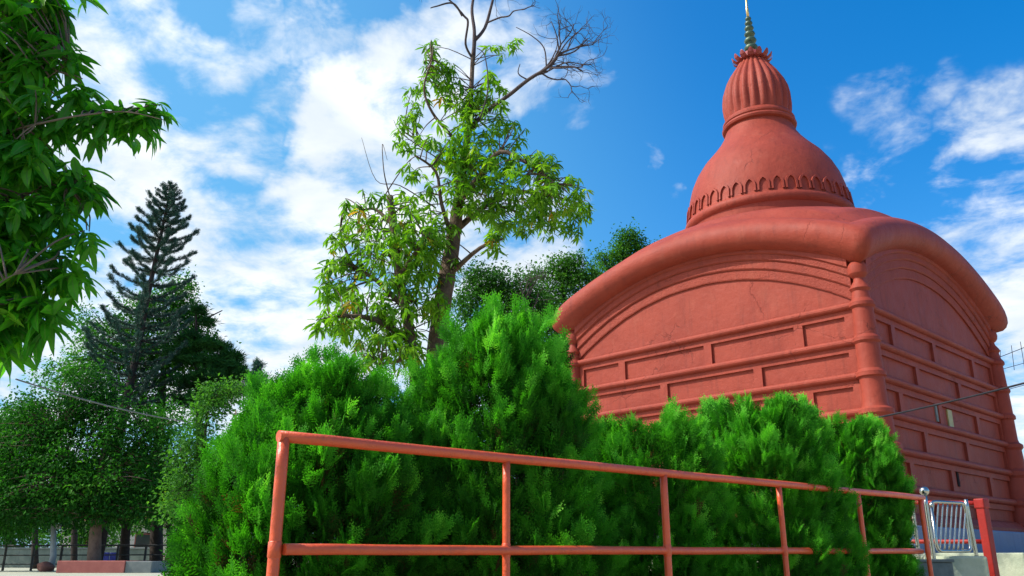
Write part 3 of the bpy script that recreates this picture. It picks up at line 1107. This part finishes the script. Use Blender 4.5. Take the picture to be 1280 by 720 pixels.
# --- leaning tree left of the temple
YT = 11.5
lt_base = at(548, 690, YT)
tree = thing('leaning_tree', 'half bare leaning tree with bright drooping leaves and dead top branches', 'tree', (0, 0, 0))
bm = bmesh.new()
sk = []
gx = at(545, 690, YT)
sk += limb(bm, [(526, 745), (536, 560), (548, 420), (558, 350), (568, 290), (575, 235), (583, 180), (588, 130), (591, 75), (594, 45)], YT, [20, 15, 12, 10.5, 9, 6.2, 4.6, 3.4, 3.0, 2.6], 6, 12, [0, 0, 0, 0, .1, .1, .2, .2, .3, .3], .07)
sk += limb(bm, [(530, 640), (524, 520), (514, 430), (500, 350), (492, 290), (487, 245)], YT, [10, 8, 6.5, 5.5, 5, 4], 5, 9, [0, -.2, -.4, -.5, -.6, -.6], .08)
bm_obj('trunk', bm, M['bark'], tree)
bm = bmesh.new()
sk += limb(bm, [(566, 300), (552, 255), (545, 215), (520, 195)], YT, [4, 2.6, 2, 1.2], 4, 6, [0, -.3, -.4, -.6])
sk += limb(bm, [(572, 255), (600, 220), (625, 190), (660, 205), (695, 230)], YT, [5, 4, 3, 2, 1.2], 4, 6, [0, -.2, -.4, -.5, -.7])
sk += limb(bm, [(568, 290), (600, 262), (640, 240), (690, 245), (725, 255)], YT, [5, 4, 3, 2, 1.2], 4, 6, [.1, .4, .7, .9, 1.0])
sk += limb(bm, [(582, 190), (560, 165), (540, 140), (530, 110), (540, 75)], YT, [3, 2.2, 1.8, 1.4, .8], 4, 6, [.2, 0, -.3, -.4, -.4])
sk += limb(bm, [(578, 220), (560, 195), (530, 180), (505, 165)], YT, [3, 2, 1.6, 1], 4, 6, [.1, .4, .7, .8])
sk += limb(bm, [(560, 345), (600, 310), (630, 298)], YT, [4, 2.4, 1.2], 4, 6, [0, -.4, -.6])
sk += limb(bm, [(512, 425), (470, 400), (430, 395), (400, 400)], YT, [5, 3.4, 2.2, 1.2], 4, 6, [-.4, -.7, -.9, -1.0])
sk += limb(bm, [(506, 385), (470, 350), (440, 330), (425, 290)], YT, [4, 3, 2, 1], 4, 6, [-.4, -.2, 0, .2])
sk += limb(bm, [(500, 345), (520, 315), (535, 300)], YT, [4, 2.4, 1.2], 4, 6, [-.5, -.8, -1.0])
sk += limb(bm, [(514, 430), (500, 450), (470, 455)], YT, [4, 2.4, 1.4], 4, 6, [-.4, -.8, -.9])
sk += limb(bm, [(490, 280), (470, 262), (455, 262)], YT, [3, 2, 1], 4, 6, [-.6, -.5, -.5])
lt_blobs = [
    (540, 70, 12, 22, 9), (552, 92, 20, 18, 12), (572, 118, 26, 20, 12, .2), (622, 62, 12, 10, 3), (640, 52, 7, 7, 2), (612, 108, 24, 18, 9), (520, 118, 18, 18, 9, .3), (604, 145, 34, 22, 18), (508, 162, 18, 24, 12, .4),
    (562, 178, 34, 26, 20, -.2), (632, 168, 26, 18, 12), (595, 205, 46, 24, 36), (650, 215, 44, 24, 36, -.4), (698, 240, 34, 20, 26, -.5), (640, 262, 52, 20, 32, .5), (682, 200, 18, 10, 6), (726, 262, 14, 12, 8, .8), (606, 248, 34, 24, 24), (690, 272, 30, 14, 14, .8),
    (480, 262, 38, 24, 22, -.5), (452, 305, 38, 30, 30, -.2), (500, 325, 40, 38, 42, -.6), (428, 345, 26, 26, 20, -.2), (452, 392, 38, 30, 36, -.6), (415, 402, 18, 10, 9, -.9), (502, 392, 34, 34, 34, -.5), (520, 296, 30, 26, 22, -.8), (540, 345, 18, 34, 16, -.3), (478, 436, 34, 20, 24, -.8), (436, 268, 9, 22, 7), (558, 322, 14, 22, 8), (618, 298, 22, 9, 7, -.5), (530, 250, 22, 20, 9, -.3), (512, 212, 14, 10, 4, -.3), (552, 278, 18, 18, 9, -.3), (584, 128, 18, 22, 11), (580, 188, 22, 22, 12), (574, 238, 20, 22, 11, -.3), (668, 275, 36, 14, 12, .6), (712, 285, 14, 9, 4, .8), (540, 300, 16, 16, 8, -.5), (548, 382, 14, 18, 8, -.5), (408, 362, 12, 9, 5, -.4), (520, 440, 18, 14, 8, -.7),
]
P = blob_points([(b[0], b[1], b[2] * 1.22, b[3] * 1.22) + tuple(b[4:]) for b in lt_blobs], YT, 1.2, 2.5)
twigs_to(bm, P, sk, .011, .004, 1.6, 4, .08, .42)
# old bare curved twigs
for pix in ([(558, 205), (520, 180), (500, 165), (492, 150)], [(545, 260), (500, 232), (470, 225), (452, 172)], [(487, 245), (480, 215), (478, 180), (484, 200)], [(470, 262), (500, 215), (520, 195), (540, 200)]):
    limb(bm, pix, YT, [1.0, .7, .45, .25], 5, 5, [0, -.3, -.3, -.4])
bm_obj('branches', bm, M['bark'], tree)
K = len(P)
fr = rot_z_frames(K, .35)
me = scatter_mesh(split_batches(WH, P, fr, rng.uniform(.12, .215, K), rng.normal(.52, .2, K)), 'crown')
link('crown', me, M['litleaf'], tree)
# dead top: bare forking branches
bm = bmesh.new()
def dead(p, d, L, r, lev, rnd):
    pts = [p]
    for i in range(4):
        d = (d + Vector((rnd.gauss(0, .28), rnd.gauss(0, .28), rnd.gauss(.03, .25)))).normalized()
        pts.append(pts[-1] + d * (L / 4))
    add_tube(bm, spline(pts, 2), list(np.linspace(r, r * .55, len(pts) * 2 - 1)), 5 if lev < 2 else 4)
    if lev < 3:
        for i in range(rnd.choice((2, 3, 3))):
            q = pts[rnd.randint(2, 4)]
            nd = (d + Vector((rnd.gauss(0, .8), rnd.gauss(0, .8), rnd.gauss(0, .7)))).normalized()
            dead(q, nd, L * rnd.uniform(.5, .75), r * .5, lev + 1, rnd)
rnd = random.Random(5)
def px_limb(pix, radii, dys, forks=True, L=.5, fan=2):
    sp = limb(bm, pix, YT, radii, 5, 7, dys)
    if forks:
        d = (sp[-1] - sp[-3]).normalized()
        for i in range(fan):
            dead(sp[-1], (d + Vector((rnd.gauss(0, .5), rnd.gauss(0, .5), rnd.gauss(0, .5)))).normalized(), L, .012, 1, rnd)
    return sp
px_limb([(592, 70), (593, 40), (590, 10), (597, -25)], [3.0, 2.6, 2.2, 1.6], [.3, .3, .4, .5], True, .6)
px_limb([(594, 50), (606, 35), (614, 8), (620, -18)], [2.6, 2.3, 2.0, 1.4], [.3, .4, .4, .4], True, .6)
px_limb([(590, 72), (582, 55), (585, 28), (580, 20), (565, 3), (550, -8)], [1.8, 1.6, 1.6, 1.6, 1.2, .9], [.3, .2, .1, .1, .1, 0], True, .4)
px_limb([(610, 28), (625, 22), (636, 20), (642, 14), (652, 12)], [1.4, 1.2, 1.1, .9, .7], [.4, .3, .2, .2, .1], True, .25, 1)
px_limb([(578, 20), (566, 4), (545, 8), (538, 10)], [1.6, 1.4, 1.0, .7], [.1, 0, 0, 0], False)
s2 = px_limb([(588, 160), (610, 138), (635, 120), (660, 100), (685, 84), (698, 68)], [3.2, 2.8, 2.6, 2.4, 2.1, 1.6], [.2, 0, -.3, -.5, -.7, -.8], True, .55, 4)
for q, dd in ((s2[16], (.5, -.1, .9)), (s2[20], (.9, -.2, -.3)), (s2[22], (.2, -.1, 1)), (s2[24], (1, -.3, .3)), (s2[18], (.6, .5, -.2))):
    for i in range(2):
        dead(q, (Vector(dd) + Vector((rnd.gauss(0, .25), rnd.gauss(0, .25), rnd.gauss(0, .25)))).normalized(), .55, .014, 0, rnd)
for pix in ([(683, 84), (680, 60), (665, 45), (645, 34)], [(660, 100), (648, 92), (650, 80)], [(600, 148), (610, 110), (606, 70), (596, 60)]):
    limb(bm, pix, YT, [1.1, .8, .5], 5, 5, [-.5] * len(pix))
bm_obj('dead_branches', bm, M['twig_dead'], tree)

# --- mango tree in the left foreground
YM = 2.5
mango = thing('mango_tree', 'close mango tree with long drooping dark green leaves reaching in from the left', 'tree')
bm = bmesh.new()
sk = []
sk += limb(bm, [(-330, 760), (-300, 560), (-240, 380), (-170, 250), (-110, 120), (-60, -20)], YM + .5, [34, 30, 25, 20, 16, 12], 5, 12)
bm_obj('trunk', bm, M['bark'], mango)
bm = bmesh.new()
sk2 = []
for pix, rd, dy in (
    ([(-170, 250), (-90, 200), (-20, 150), (40, 110), (85, 80)], [10, 7, 5, 3, 1.5], [.5, .4, .2, 0, 0]),
    ([(-170, 260), (-80, 220), (0, 170), (70, 150), (120, 142), (160, 140), (205, 150)], [10, 7, 5, 4, 3, 2.4, 1.5], [.5, .2, 0, -.1, -.1, -.1, -.1]),
    ([(-200, 320), (-100, 300), (-20, 270), (30, 245), (60, 232), (85, 232)], [12, 8, 5, 3.6, 2.4, 1.4], [.5, .3, .1, 0, 0, 0]),
    ([(-230, 380), (-120, 400), (-40, 390), (-15, 365), (5, 350), (20, 342)], [12, 8, 5, 3.6, 2.4, 1.4], [.5, .2, -.1, -.2, -.2, -.2]),
    ([(-230, 400), (-130, 460), (-50, 430), (10, 390), (50, 380)], [10, 7, 5, 3, 1.5], [.5, .6, .6, .5, .4]),
    ([(-110, 130), (-50, 60), (0, 20), (50, 0), (80, -10)], [9, 6, 4, 2.4, 1.4], [.5, .5, .4, .4, .4]),
    ([(-120, 140), (-90, 60), (-80, -40), (-60, -120)], [9, 6, 4, 2], [.5, .7, .9, 1.0])):
    sk2 += limb(bm, pix, YM, [q * .34 for q in rd], 5, 8, dy)
mg_blobs = [
    (10, -5, 45, 30, 26), (55, 10, 24, 22, 10), (75, -5, 12, 12, 4), (0, 60, 45, 34, 22), (55, 70, 22, 20, 9), (88, 62, 9, 14, 3), (15, 125, 46, 30, 20), (75, 130, 24, 18, 7), (108, 108, 9, 12, 3), (120, 138, 12, 7, 3), (150, 138, 12, 4, 3), (180, 136, 10, 4, 3), (204, 132, 6, 4, 2),
    (0, 190, 46, 30, 20), (55, 195, 28, 22, 9), (92, 205, 14, 14, 4), (115, 222, 8, 10, 2), (0, 255, 42, 28, 18), (50, 258, 28, 24, 9), (92, 262, 14, 14, 4), (112, 290, 8, 8, 2), (0, 318, 40, 28, 18), (50, 318, 26, 20, 8), (88, 325, 12, 12, 3), (0, 368, 32, 20, 12), (38, 372, 18, 14, 5), (64, 378, 8, 8, 2), (-10, 410, 22, 14, 6),
    (-60, 40, 50, 70, 18), (-60, 180, 50, 70, 18), (-60, 320, 50, 60, 16), (-150, 120, 80, 120, 16, .6), (-60, -80, 90, 60, 14, .4), (40, -70, 70, 30, 12, .3),
]
P = blob_points([(b[0] - 4, b[1]) + tuple(b[2:]) for b in mg_blobs], YM, 2.2, 2.0)
twigs_to(bm, P, sk2, .0035, .002, .5, 5, .05, .5)
bm_obj('branches', bm, M['stem'], mango)
K = len(P)
me = scatter_mesh(split_batches(WH_BIG, P, rot_z_frames(K, .4), rng.uniform(.06, .145, K), rng.normal(.58, .2, K)), 'crown', True)
link('crown', me, M['mango'], mango)


def leafy_tree(name, label, blobs, Y, size, mat, trunk=None, tpls=CL, bark='bark_dark', group=None, zdepth=1.1, per=1.0, tint=.5, twigfrac=.25, tilt=.5, cat='tree', dark=.16):
    root = thing(name, label, cat, (0, 0, 0), 0, group)
    P = blob_points(blobs, Y, zdepth, per)
    bm = bmesh.new()
    sk = []
    for pix, rd in (trunk or []):
        sk += limb(bm, pix, Y, rd, 5, 8, None, .06)
    if not trunk:
        b = blobs[0]
        sk += limb(bm, [(b[0], 712), (b[0], b[1] + b[3] * .5)], Y, [5, 3], 5, 8)
    twigs_to(bm, P, sk, .05 * size, .012 * size, 6, 4, .05, twigfrac)
    bm_obj('trunk', bm, M[bark], root)
    K = len(P)
    bt = np.repeat(rng.normal(0, .13, len(blobs)), [max(1, int(b[4] * per)) for b in blobs])
    if tpls is NE:
        ups = np.stack([rng.normal(0, 1, K), rng.normal(0, 1, K), rng.normal(.35, .3, K)], 1)
        fr = frames(ups)
    else:
        fr = rot_z_frames(K, tilt)
    me = scatter_mesh(split_batches(tpls, P, fr, rng.uniform(.55, 1.45, K) * size, tint + bt + rng.normal(0, dark, K)), 'crown')
    link('crown', me, M[mat], root)
    return root


# --- Norfolk pine
YP = 40.0
pine = thing('norfolk_pine', 'tall narrow pine with upswept tiers and leaning trunk above the left trees', 'tree')
bm = bmesh.new()
tk = limb(bm, [(118, 712), (135, 620), (152, 530), (165, 470), (176, 415), (190, 345), (202, 290), (210, 250), (213, 229)], YP, [8, 7, 6, 4.6, 3.8, 3.0, 2.2, 1.3, .5], 8, 8)
pos, ups, scl, tin = [], [], [], []
prnd = random.Random(3)
nt = len(tk)
for wi in range(23):
    f = .30 + .695 * (wi / 22.0) ** .92
    i = f * (nt - 1)
    p = tk[int(i)].lerp(tk[min(int(i) + 1, nt - 1)], i - int(i))
    rel = min(1.0, (1 - f) / .53)
    L = .06 + 2.65 * rel ** .9
    L *= prnd.uniform(.8, 1.12)
    a0 = prnd.uniform(0, 6.28)
    nb = 6 if rel > .12 else 4
    for b in range(nb):
        a = a0 + 2 * PI * b / nb + prnd.uniform(-.15, .15)
        LL = L * prnd.uniform(.78, 1.08)
        out = Vector((math.cos(a), math.sin(a), 0))
        pts = [p, p + out * LL * .4 + Vector((0, 0, .02 * LL)), p + out * LL * .8 + Vector((0, 0, .18 * LL)), p + out * LL + Vector((0, 0, .36 * LL))]
        sp = spline(pts, 4)
        add_tube(bm, sp, list(np.linspace(.035, .010, len(sp)) * (.4 + .6 * min(1, rel * 2))), 4)
        for k, q in enumerate(sp[2:]):
            for m in range(5):
                dd = (sp[min(k + 3, len(sp) - 1)] - sp[k + 1]).normalized()
                sd = Vector((-out.y, out.x, 0)) * prnd.choice((-1, 1))
                pos.append(tuple(q + Vector((prnd.gauss(0, .05), prnd.gauss(0, .05), prnd.gauss(.02, .04)))))
                ups.append(tuple(dd * .8 + sd * prnd.uniform(.3, 1.0) + Vector((0, 0, prnd.uniform(.1, .5)))))
                scl.append(prnd.uniform(.18, .27) * (.22 + .78 * min(1, rel * 2.2))); tin.append(prnd.gauss(.45, .2))
bm_obj('trunk', bm, M['bark_dark'], pine)
fr = frames(np.array(ups))
me = scatter_mesh(split_batches(NE, np.array(pos), fr, np.array(scl), np.array(tin)), 'crown')
link('crown', me, M['conifer'], pine)

# --- trees behind on the left
leafy_tree('leafy_tree', 'tall mid green tree growing round the lower half of the narrow pine', [
    (225, 362, 22, 16, 26), (200, 385, 34, 20, 40), (232, 395, 26, 18, 30), (168, 392, 26, 22, 26), (140, 415, 30, 20, 24), (196, 420, 44, 22, 50), (244, 420, 30, 14, 24), (130, 452, 34, 18, 26), (180, 455, 50, 22, 56), (240, 450, 44, 20, 46), (108, 405, 16, 26, 14), (100, 460, 24, 30, 18), (215, 490, 60, 26, 60), (150, 500, 50, 26, 40), (110, 440, 22, 20, 20), (75, 470, 30, 20, 20), (165, 440, 40, 20, 36)],
    43, .62, 'broad', [([(195, 715), (198, 560), (205, 460), (215, 380)], [8, 6, 4, 2]), ([(200, 540), (160, 460), (140, 420)], [4, 2.5, 1.2]), ([(204, 480), (240, 430), (250, 400)], [3, 2, 1])], per=1.7, tint=.66, tilt=.6)
leafy_tree('cedar_tree', 'dark layered cedar with flat boughs spreading right beside the pine', [
    (262, 432, 28, 5, 40), (290, 446, 16, 4, 20), (240, 425, 22, 5, 26), (283, 458, 24, 5, 36), (255, 452, 30, 5, 36), (270, 472, 34, 6, 44), (300, 466, 10, 4, 12), (240, 478, 30, 6, 30), (282, 488, 30, 6, 30), (250, 500, 34, 8, 36), (258, 402, 8, 4, 8), (250, 388, 8, 5, 8), (225, 440, 25, 8, 20)],
    41, .5, 'cedar', [([(250, 715), (250, 560), (246, 470), (245, 385)], [7, 5, 3, 1]), ([(247, 470), (275, 450), (300, 448)], [2.2, 1.4, .6]), ([(247, 490), (280, 475), (305, 468)], [2.2, 1.4, .6]), ([(246, 440), (265, 434), (285, 436)], [1.6, 1.1, .5]), ([(246, 405), (262, 396), (278, 388)], [1.4, 1.0, .6])], NE, zdepth=1.6, per=3.2, tint=.45, twigfrac=.05)
leafy_tree('broadleaf_tree', 'big rounded broadleaf tree rising from the pink planter box', [
    (60, 520, 46, 32, 60), (112, 505, 46, 26, 56), (30, 560, 42, 40, 60), (90, 560, 50, 36, 76), (160, 545, 44, 40, 64), (60, 605, 60, 32, 76), (140, 605, 60, 32, 76), (205, 590, 36, 32, 44), (205, 535, 32, 34, 36), (110, 470, 30, 12, 16), (85, 640, 56, 14, 36), (170, 635, 50, 14, 34), (20, 620, 30, 28, 30), (125, 625, 50, 18, 36)],
    35.5, .58, 'broad', [([(117, 716), (119, 670), (124, 610), (132, 560)], [8.5, 7, 6, 4]), ([(122, 630), (90, 580), (70, 540)], [4.5, 3, 1.5]), ([(124, 615), (160, 570), (185, 540)], [4.5, 3, 1.5])], bark='bark_pale', per=2.1, tint=.55, tilt=.55)
leafy_tree('broadleaf_tree', 'sprawling dark tree with a forked black trunk behind the planter', [
    (150, 600, 50, 26, 60), (205, 610, 40, 24, 50), (175, 630, 50, 16, 40), (225, 640, 24, 12, 16), (110, 620, 40, 20, 36)],
    41, .6, 'cedar', [([(154, 714), (156, 680), (158, 655)], [7, 5.5, 5]), ([(158, 660), (145, 640), (125, 620)], [4, 3, 2]), ([(158, 660), (175, 640), (200, 620)], [4, 3, 2])], per=2.4, tint=.4)
leafy_tree('broadleaf_tree', 'shaggy green tree at the far left edge beneath the mango leaves', [
    (15, 530, 34, 26, 40), (-20, 560, 50, 50, 70), (10, 590, 40, 36, 56), (-30, 640, 60, 40, 60), (25, 640, 30, 16, 24), (20, 655, 30, 10, 14)],
    37, .55, 'broad', [([(-25, 714), (-22, 640), (-15, 580)], [8, 6, 3])], per=2.6, tint=.6)
leafy_tree('broadleaf_tree', 'deep shadowed tree with thin dark trunk left of the pale pole', [
    (30, 640, 50, 20, 50, 6), (80, 635, 40, 22, 46, 6), (10, 660, 30, 16, 20, 6), (50, 600, 40, 26, 30, 6)],
    45, .7, 'cedar', [([(44, 712), (44, 660), (50, 610)], [4, 3.4, 2.5]), ([(92, 712), (93, 660), (90, 620)], [4, 3.4, 2.5])], per=2.4, tint=.3)  # low tint: the shade of the wood is put into the leaf colour
leafy_tree('leafy_shrub', 'pale green loose shrub standing at the left side of the hedge', [
    (268, 505, 24, 20, 26), (290, 488, 16, 12, 14), (246, 545, 24, 24, 26), (232, 585, 22, 24, 24), (258, 580, 26, 30, 24), (220, 625, 18, 20, 16), (250, 635, 26, 26, 20), (262, 488, 10, 8, 6)],
    15.5, .25, 'pale', [([(262, 735), (258, 640), (255, 560), (262, 500)], [4, 3, 2, 1]), ([(257, 620), (235, 590), (225, 560)], [2, 1.4, .7])], per=1.7, tint=.55, cat='shrub', twigfrac=.5)
leafy_tree('cypress', 'thin distant cypress tip showing between cedar and hedge', [
    (322, 458, 4, 7, 26), (322, 470, 6, 9, 40), (323, 486, 8, 10, 50), (324, 510, 9, 16, 60), (310, 478, 3, 8, 12), (331, 476, 3, 7, 12), (324, 550, 10, 26, 60), (324, 610, 11, 40, 60)],
    62, .55, 'conifer', [([(324, 712), (324, 600), (322, 455)], [2, 1.5, .4])], NE, per=1.5, tint=.6, twigfrac=0)

# --- trees behind the temple's left end
leafy_tree('leafy_tree', 'dense dark green tree behind the tallest bush of the hedge', [
    (605, 350, 30, 18, 44), (640, 365, 34, 22, 50), (590, 380, 26, 26, 36), (660, 385, 36, 24, 46), (630, 410, 50, 30, 70), (690, 410, 30, 30, 36), (600, 440, 50, 40, 50)],
    30, .42, 'backtree', [([(630, 715), (630, 560), (632, 430), (625, 370)], [7, 6, 4, 2]), ([(631, 460), (660, 410), (680, 390)], [3, 2, 1])], per=2.3, tint=.36)
leafy_tree('leafy_tree', 'open crowned green tree between the dense tree and the temple eave', [
    (700, 335, 22, 14, 30), (722, 350, 26, 16, 34), (690, 365, 30, 20, 40), (720, 325, 12, 8, 9), (672, 345, 14, 10, 12), (700, 395, 30, 26, 40), (740, 345, 10, 14, 10), (735, 385, 26, 22, 26)],
    33, .42, 'backtree', [([(715, 715), (714, 560), (708, 430), (704, 350)], [6, 5, 4, 1.5]), ([(708, 420), (735, 370), (745, 345)], [2.4, 1.6, .8])], per=2.3, tint=.55)
leafy_tree('leafy_tree', 'airy green treetop rising above the left roof eave', [
    (785, 298, 16, 10, 20), (778, 316, 20, 12, 26), (800, 310, 14, 10, 16), (765, 330, 14, 10, 14), (790, 340, 22, 18, 26), (748, 322, 6, 5, 4), (775, 365, 26, 20, 26)],
    35, .42, 'backtree', [([(785, 715), (784, 560), (780, 420), (782, 310)], [6, 5, 3.4, 1]), ([(780, 380), (760, 335), (750, 322)], [1.8, 1.2, .6])], per=2.4, tint=.55)
# bare shrubby tree among them
bare = thing('bare_tree', 'leafless grey twiggy tree between the green trees behind the hedge', 'tree')
bm = bmesh.new()
b0 = limb(bm, [(655, 715), (655, 560), (656, 430), (658, 385)], 29, [5, 4, 3, 2], 4, 7)
rnd = random.Random(9)
for i in range(9):
    dead(b0[-1 - rnd.randint(0, 2)], Vector((rnd.gauss(0, .6), rnd.gauss(0, .5), 1)).normalized(), 1.1, .03, 0, rnd)
bm_obj('trunk', bm, M['twig_dead'], bare)

# ------------------------------------------------------------------ far left ground things
pl = thing('planter', 'low pink masonry planter with a grey cement end under the tree', 'planter')
q0, q1 = at(70, 713, 33), at(188, 713, 33)
zt = at(120, 701, 33).z
bm = bmesh.new()
add_box(bm, q0.x, q0.x + (q1.x - q0.x) * .72, 33, 35.4, 0, zt)
bm_obj('box', bm, M['brick'], pl, bevel=.02)
bm = bmesh.new()
add_box(bm, q0.x + (q1.x - q0.x) * .72 + .004, q1.x, 33.05, 35.4, 0, zt - .02)
bm_obj('end_block', bm, M['cement_end'], pl, bevel=.02)

fence = thing('metal_fence', 'dark open metal fence running behind the planter and tree trunks', 'fence')
for z0 in (1.02, .62, .25):
    pipe('rail', (-30, 38.4, z0), (-14.2, 38.4, z0 + .05), .035 if z0 > 1 else .025, M['dark_metal'], fence, 8)
for i in range(13):
    x = -29.4 + i * 1.22
    bm = bmesh.new()
    add_box(bm, x - .04, x + .04, 38.36, 38.44, 0, 1.06)
    bm_obj('post', bm, M['dark_metal'], fence, bevel=.008)

pp = thing('concrete_pole', 'pale concrete pole leaning slightly in front of the dark trees', 'pole')
q = at(63, 712, 36.5); q2 = at(67, 655, 36.5)
bm = bmesh.new()
add_tube(bm, [(q.x, q.y, 0), (q.x + .03, q.y, .6), (q2.x, q2.y, q2.z)], [.14, .125, .10], 12)
bm_obj('shaft', bm, M['pole'], pp)
bm = bmesh.new()
add_box(bm, q2.x + .08, q2.x + .34, q2.y - .05, q2.y + .05, q2.z - .2, q2.z - .03)
bm_obj('bracket', bm, M['pole'], pp, bevel=.01)

bx = thing('blue_barrier', 'blue painted two panel barrier behind the metal fence', 'barrier')
q = at(125, 700, 41); q2 = at(145, 690, 41)
for k in range(2):
    bm = bmesh.new()
    x0 = q.x + k * .42
    add_box(bm, x0, x0 + .39, 41, 41.06, .12, .78)
    bm_obj('panel', bm, M['blue_box'], bx, bevel=.02)
for k in range(2):
    bm = bmesh.new()
    add_box(bm, q.x + .1 + k * .55, q.x + .16 + k * .55, 40.9, 41.2, 0, .118)
    bm_obj('foot', bm, M['dark_metal'], bx, bevel=.01)

bd = tag(bm_obj('boulder', (lambda b: (bmesh.ops.create_icosphere(b, subdivisions=3, radius=.32), [setattr(v, 'co', Vector((v.co.x * 1.1, v.co.y, v.co.z * .7)) * (1 + .10 * math.sin(v.co.x * 11 + 1) + .10 * math.cos(v.co.y * 13 + v.co.z * 8) + .08 * math.sin(v.co.z * 17 + v.co.x * 5))) for v in b.verts], b)[2])(bmesh.new()), M['boulder'], smooth=True),
         'small reddish boulder on the paving left of the planter', 'boulder')
q = at(57, 709, 36)
bd.location = (q.x, 36, .18)

wl = thing('boundary_wall', 'low pale wall seen beyond the dark metal fence', 'wall')
bm = bmesh.new()
add_box(bm, -46, -20, 50, 50.2, 0, 1.0)
bm_obj('masonry', bm, M['wall_green'], wl, bevel=.02)
bm = bmesh.new()
add_box(bm, -46, -20, 49.95, 50.25, 1.003, 1.1)
bm_obj('coping', bm, M['cement_end'], wl, bevel=.02)

hs_ = thing('house', 'white house with faded red roof glimpsed under the tree branches', 'house', (-26.5, 66, 0))
bm = bmesh.new()
add_box(bm, -6, 6, -3, 3, 0, 3.2)
bm_obj('wall', bm, M['white_wall'], hs_)
bm = bmesh.new()
v = [bm.verts.new(p) for p in ((-6.6, -3.6, 3.1), (6.6, -3.6, 3.1), (6.6, 3.6, 3.1), (-6.6, 3.6, 3.1), (-6.6, 0, 4.7), (6.6, 0, 4.7))]
for f in ((0, 1, 5, 4), (2, 3, 4, 5), (0, 4, 3), (1, 2, 5), (0, 3, 2, 1)):
    bm.faces.new([v[i] for i in f])
bm_obj('roof', bm, M['pink_wall'], hs_)
for x in (-3.5, 0, 3.5):
    bm = bmesh.new()
    add_box(bm, x - .6, x + .6, -3.03, -2.95, 1.0, 2.2)
    wf = bm_obj('window', bm, M['pink_wall'], hs_)
    bm = bmesh.new()
    add_box(bm, x - .52, x + .52, -3.045, -3.032, 1.08, 2.12)
    bm_obj('pane', bm, M['glass'], wf)

# far wood closing the view
leafy_tree('broadleaf_tree', 'distant green tree over the house behind the planter trees', [
    (200, 640, 34, 14, 40), (230, 620, 30, 24, 40), (190, 600, 40, 30, 40), (225, 665, 20, 10, 14), (160, 660, 20, 12, 12)], 60, .9, 'pale', [([(212, 711), (212, 660), (210, 620)], [4, 3, 2])], per=1.2, tint=.5)
leafy_tree('broadleaf_tree', 'distant yellowish green tree between the fence posts and trunks', [
    (105, 668, 16, 12, 20), (130, 672, 18, 12, 22), (90, 650, 30, 16, 24), (140, 640, 30, 16, 24), (60, 665, 20, 12, 16)], 56, .8, 'pale', [([(112, 711), (112, 680), (110, 650)], [3, 2.4, 2])], per=1.2, tint=.62)
leafy_tree('broadleaf_tree', 'distant dull green tree at the far left behind the low wall', [
    (-10, 640, 50, 30, 50), (40, 630, 50, 30, 50), (0, 670, 40, 16, 26), (60, 680, 30, 12, 18)], 58, .9, 'broad', [([(10, 711), (10, 670), (12, 640)], [4, 3, 2])], per=1.2, tint=.35)

# ------------------------------------------------------------------ cables and aerial
def cable(name, label, a, b, sag, r, mat, parts=None):
    root = thing(name, label, 'cable')
    bm = bmesh.new()
    pts = [a.lerp(b, i / 24) - Vector((0, 0, sag * 4 * (i / 24) * (1 - i / 24))) for i in range(25)]
    add_tube(bm, pts, r, 8)
    bm_obj('wire', bm, mat, root)
    return root


ca = cable('overhead_cable', 'dark overhead cable crossing the shaded temple wall to the right', at(1040, 533, 11.8), at(1420, 440, 9.0), .05, .012, M['cable'])
cable('overhead_cable', 'thin pale cable sagging across the left trees', at(20, 474, 16.0), at(256, 530, 26), .12, .016, M['wire_pale'])
cable('overhead_cable', 'faint thin wire in the sky right of the temple beneath the aerial', at(1180, 507, 34), at(1420, 442, 34), .05, .012, M['cable'])

an = thing('tv_aerial', 'spindly television aerial against the sky right of the temple', 'aerial')
YA = 27.0
p0, p1 = at(1248, 447, YA), at(1330, 415, YA + 1)
pipe('boom', p0, p1, .012, M['cable'], an, 6)
pipe('boom', at(1251, 462, YA), at(1330, 440, YA + 1), .010, M['cable'], an, 6)
for t, (dx, dy) in ((.02, (2, 18)), (.2, (6, 16)), (.34, (7, 20)), (.48, (6, 18)), (.65, (6, 18)), (.8, (6, 18))):
    c0 = p0.lerp(p1, t)
    a_, b_ = c0 + Vector((-dx * .012, -.15, .20)), c0 + Vector((dx * .02, .25, -dy * .034))
    pipe('element', a_, b_, .009, M['cable'], an, 6)
mp = at(1322, 420, YA + .9)
pipe('mast', (mp.x, mp.y, 0), (mp.x, mp.y, mp.z + .5), .03, M['cable'], an, 8)
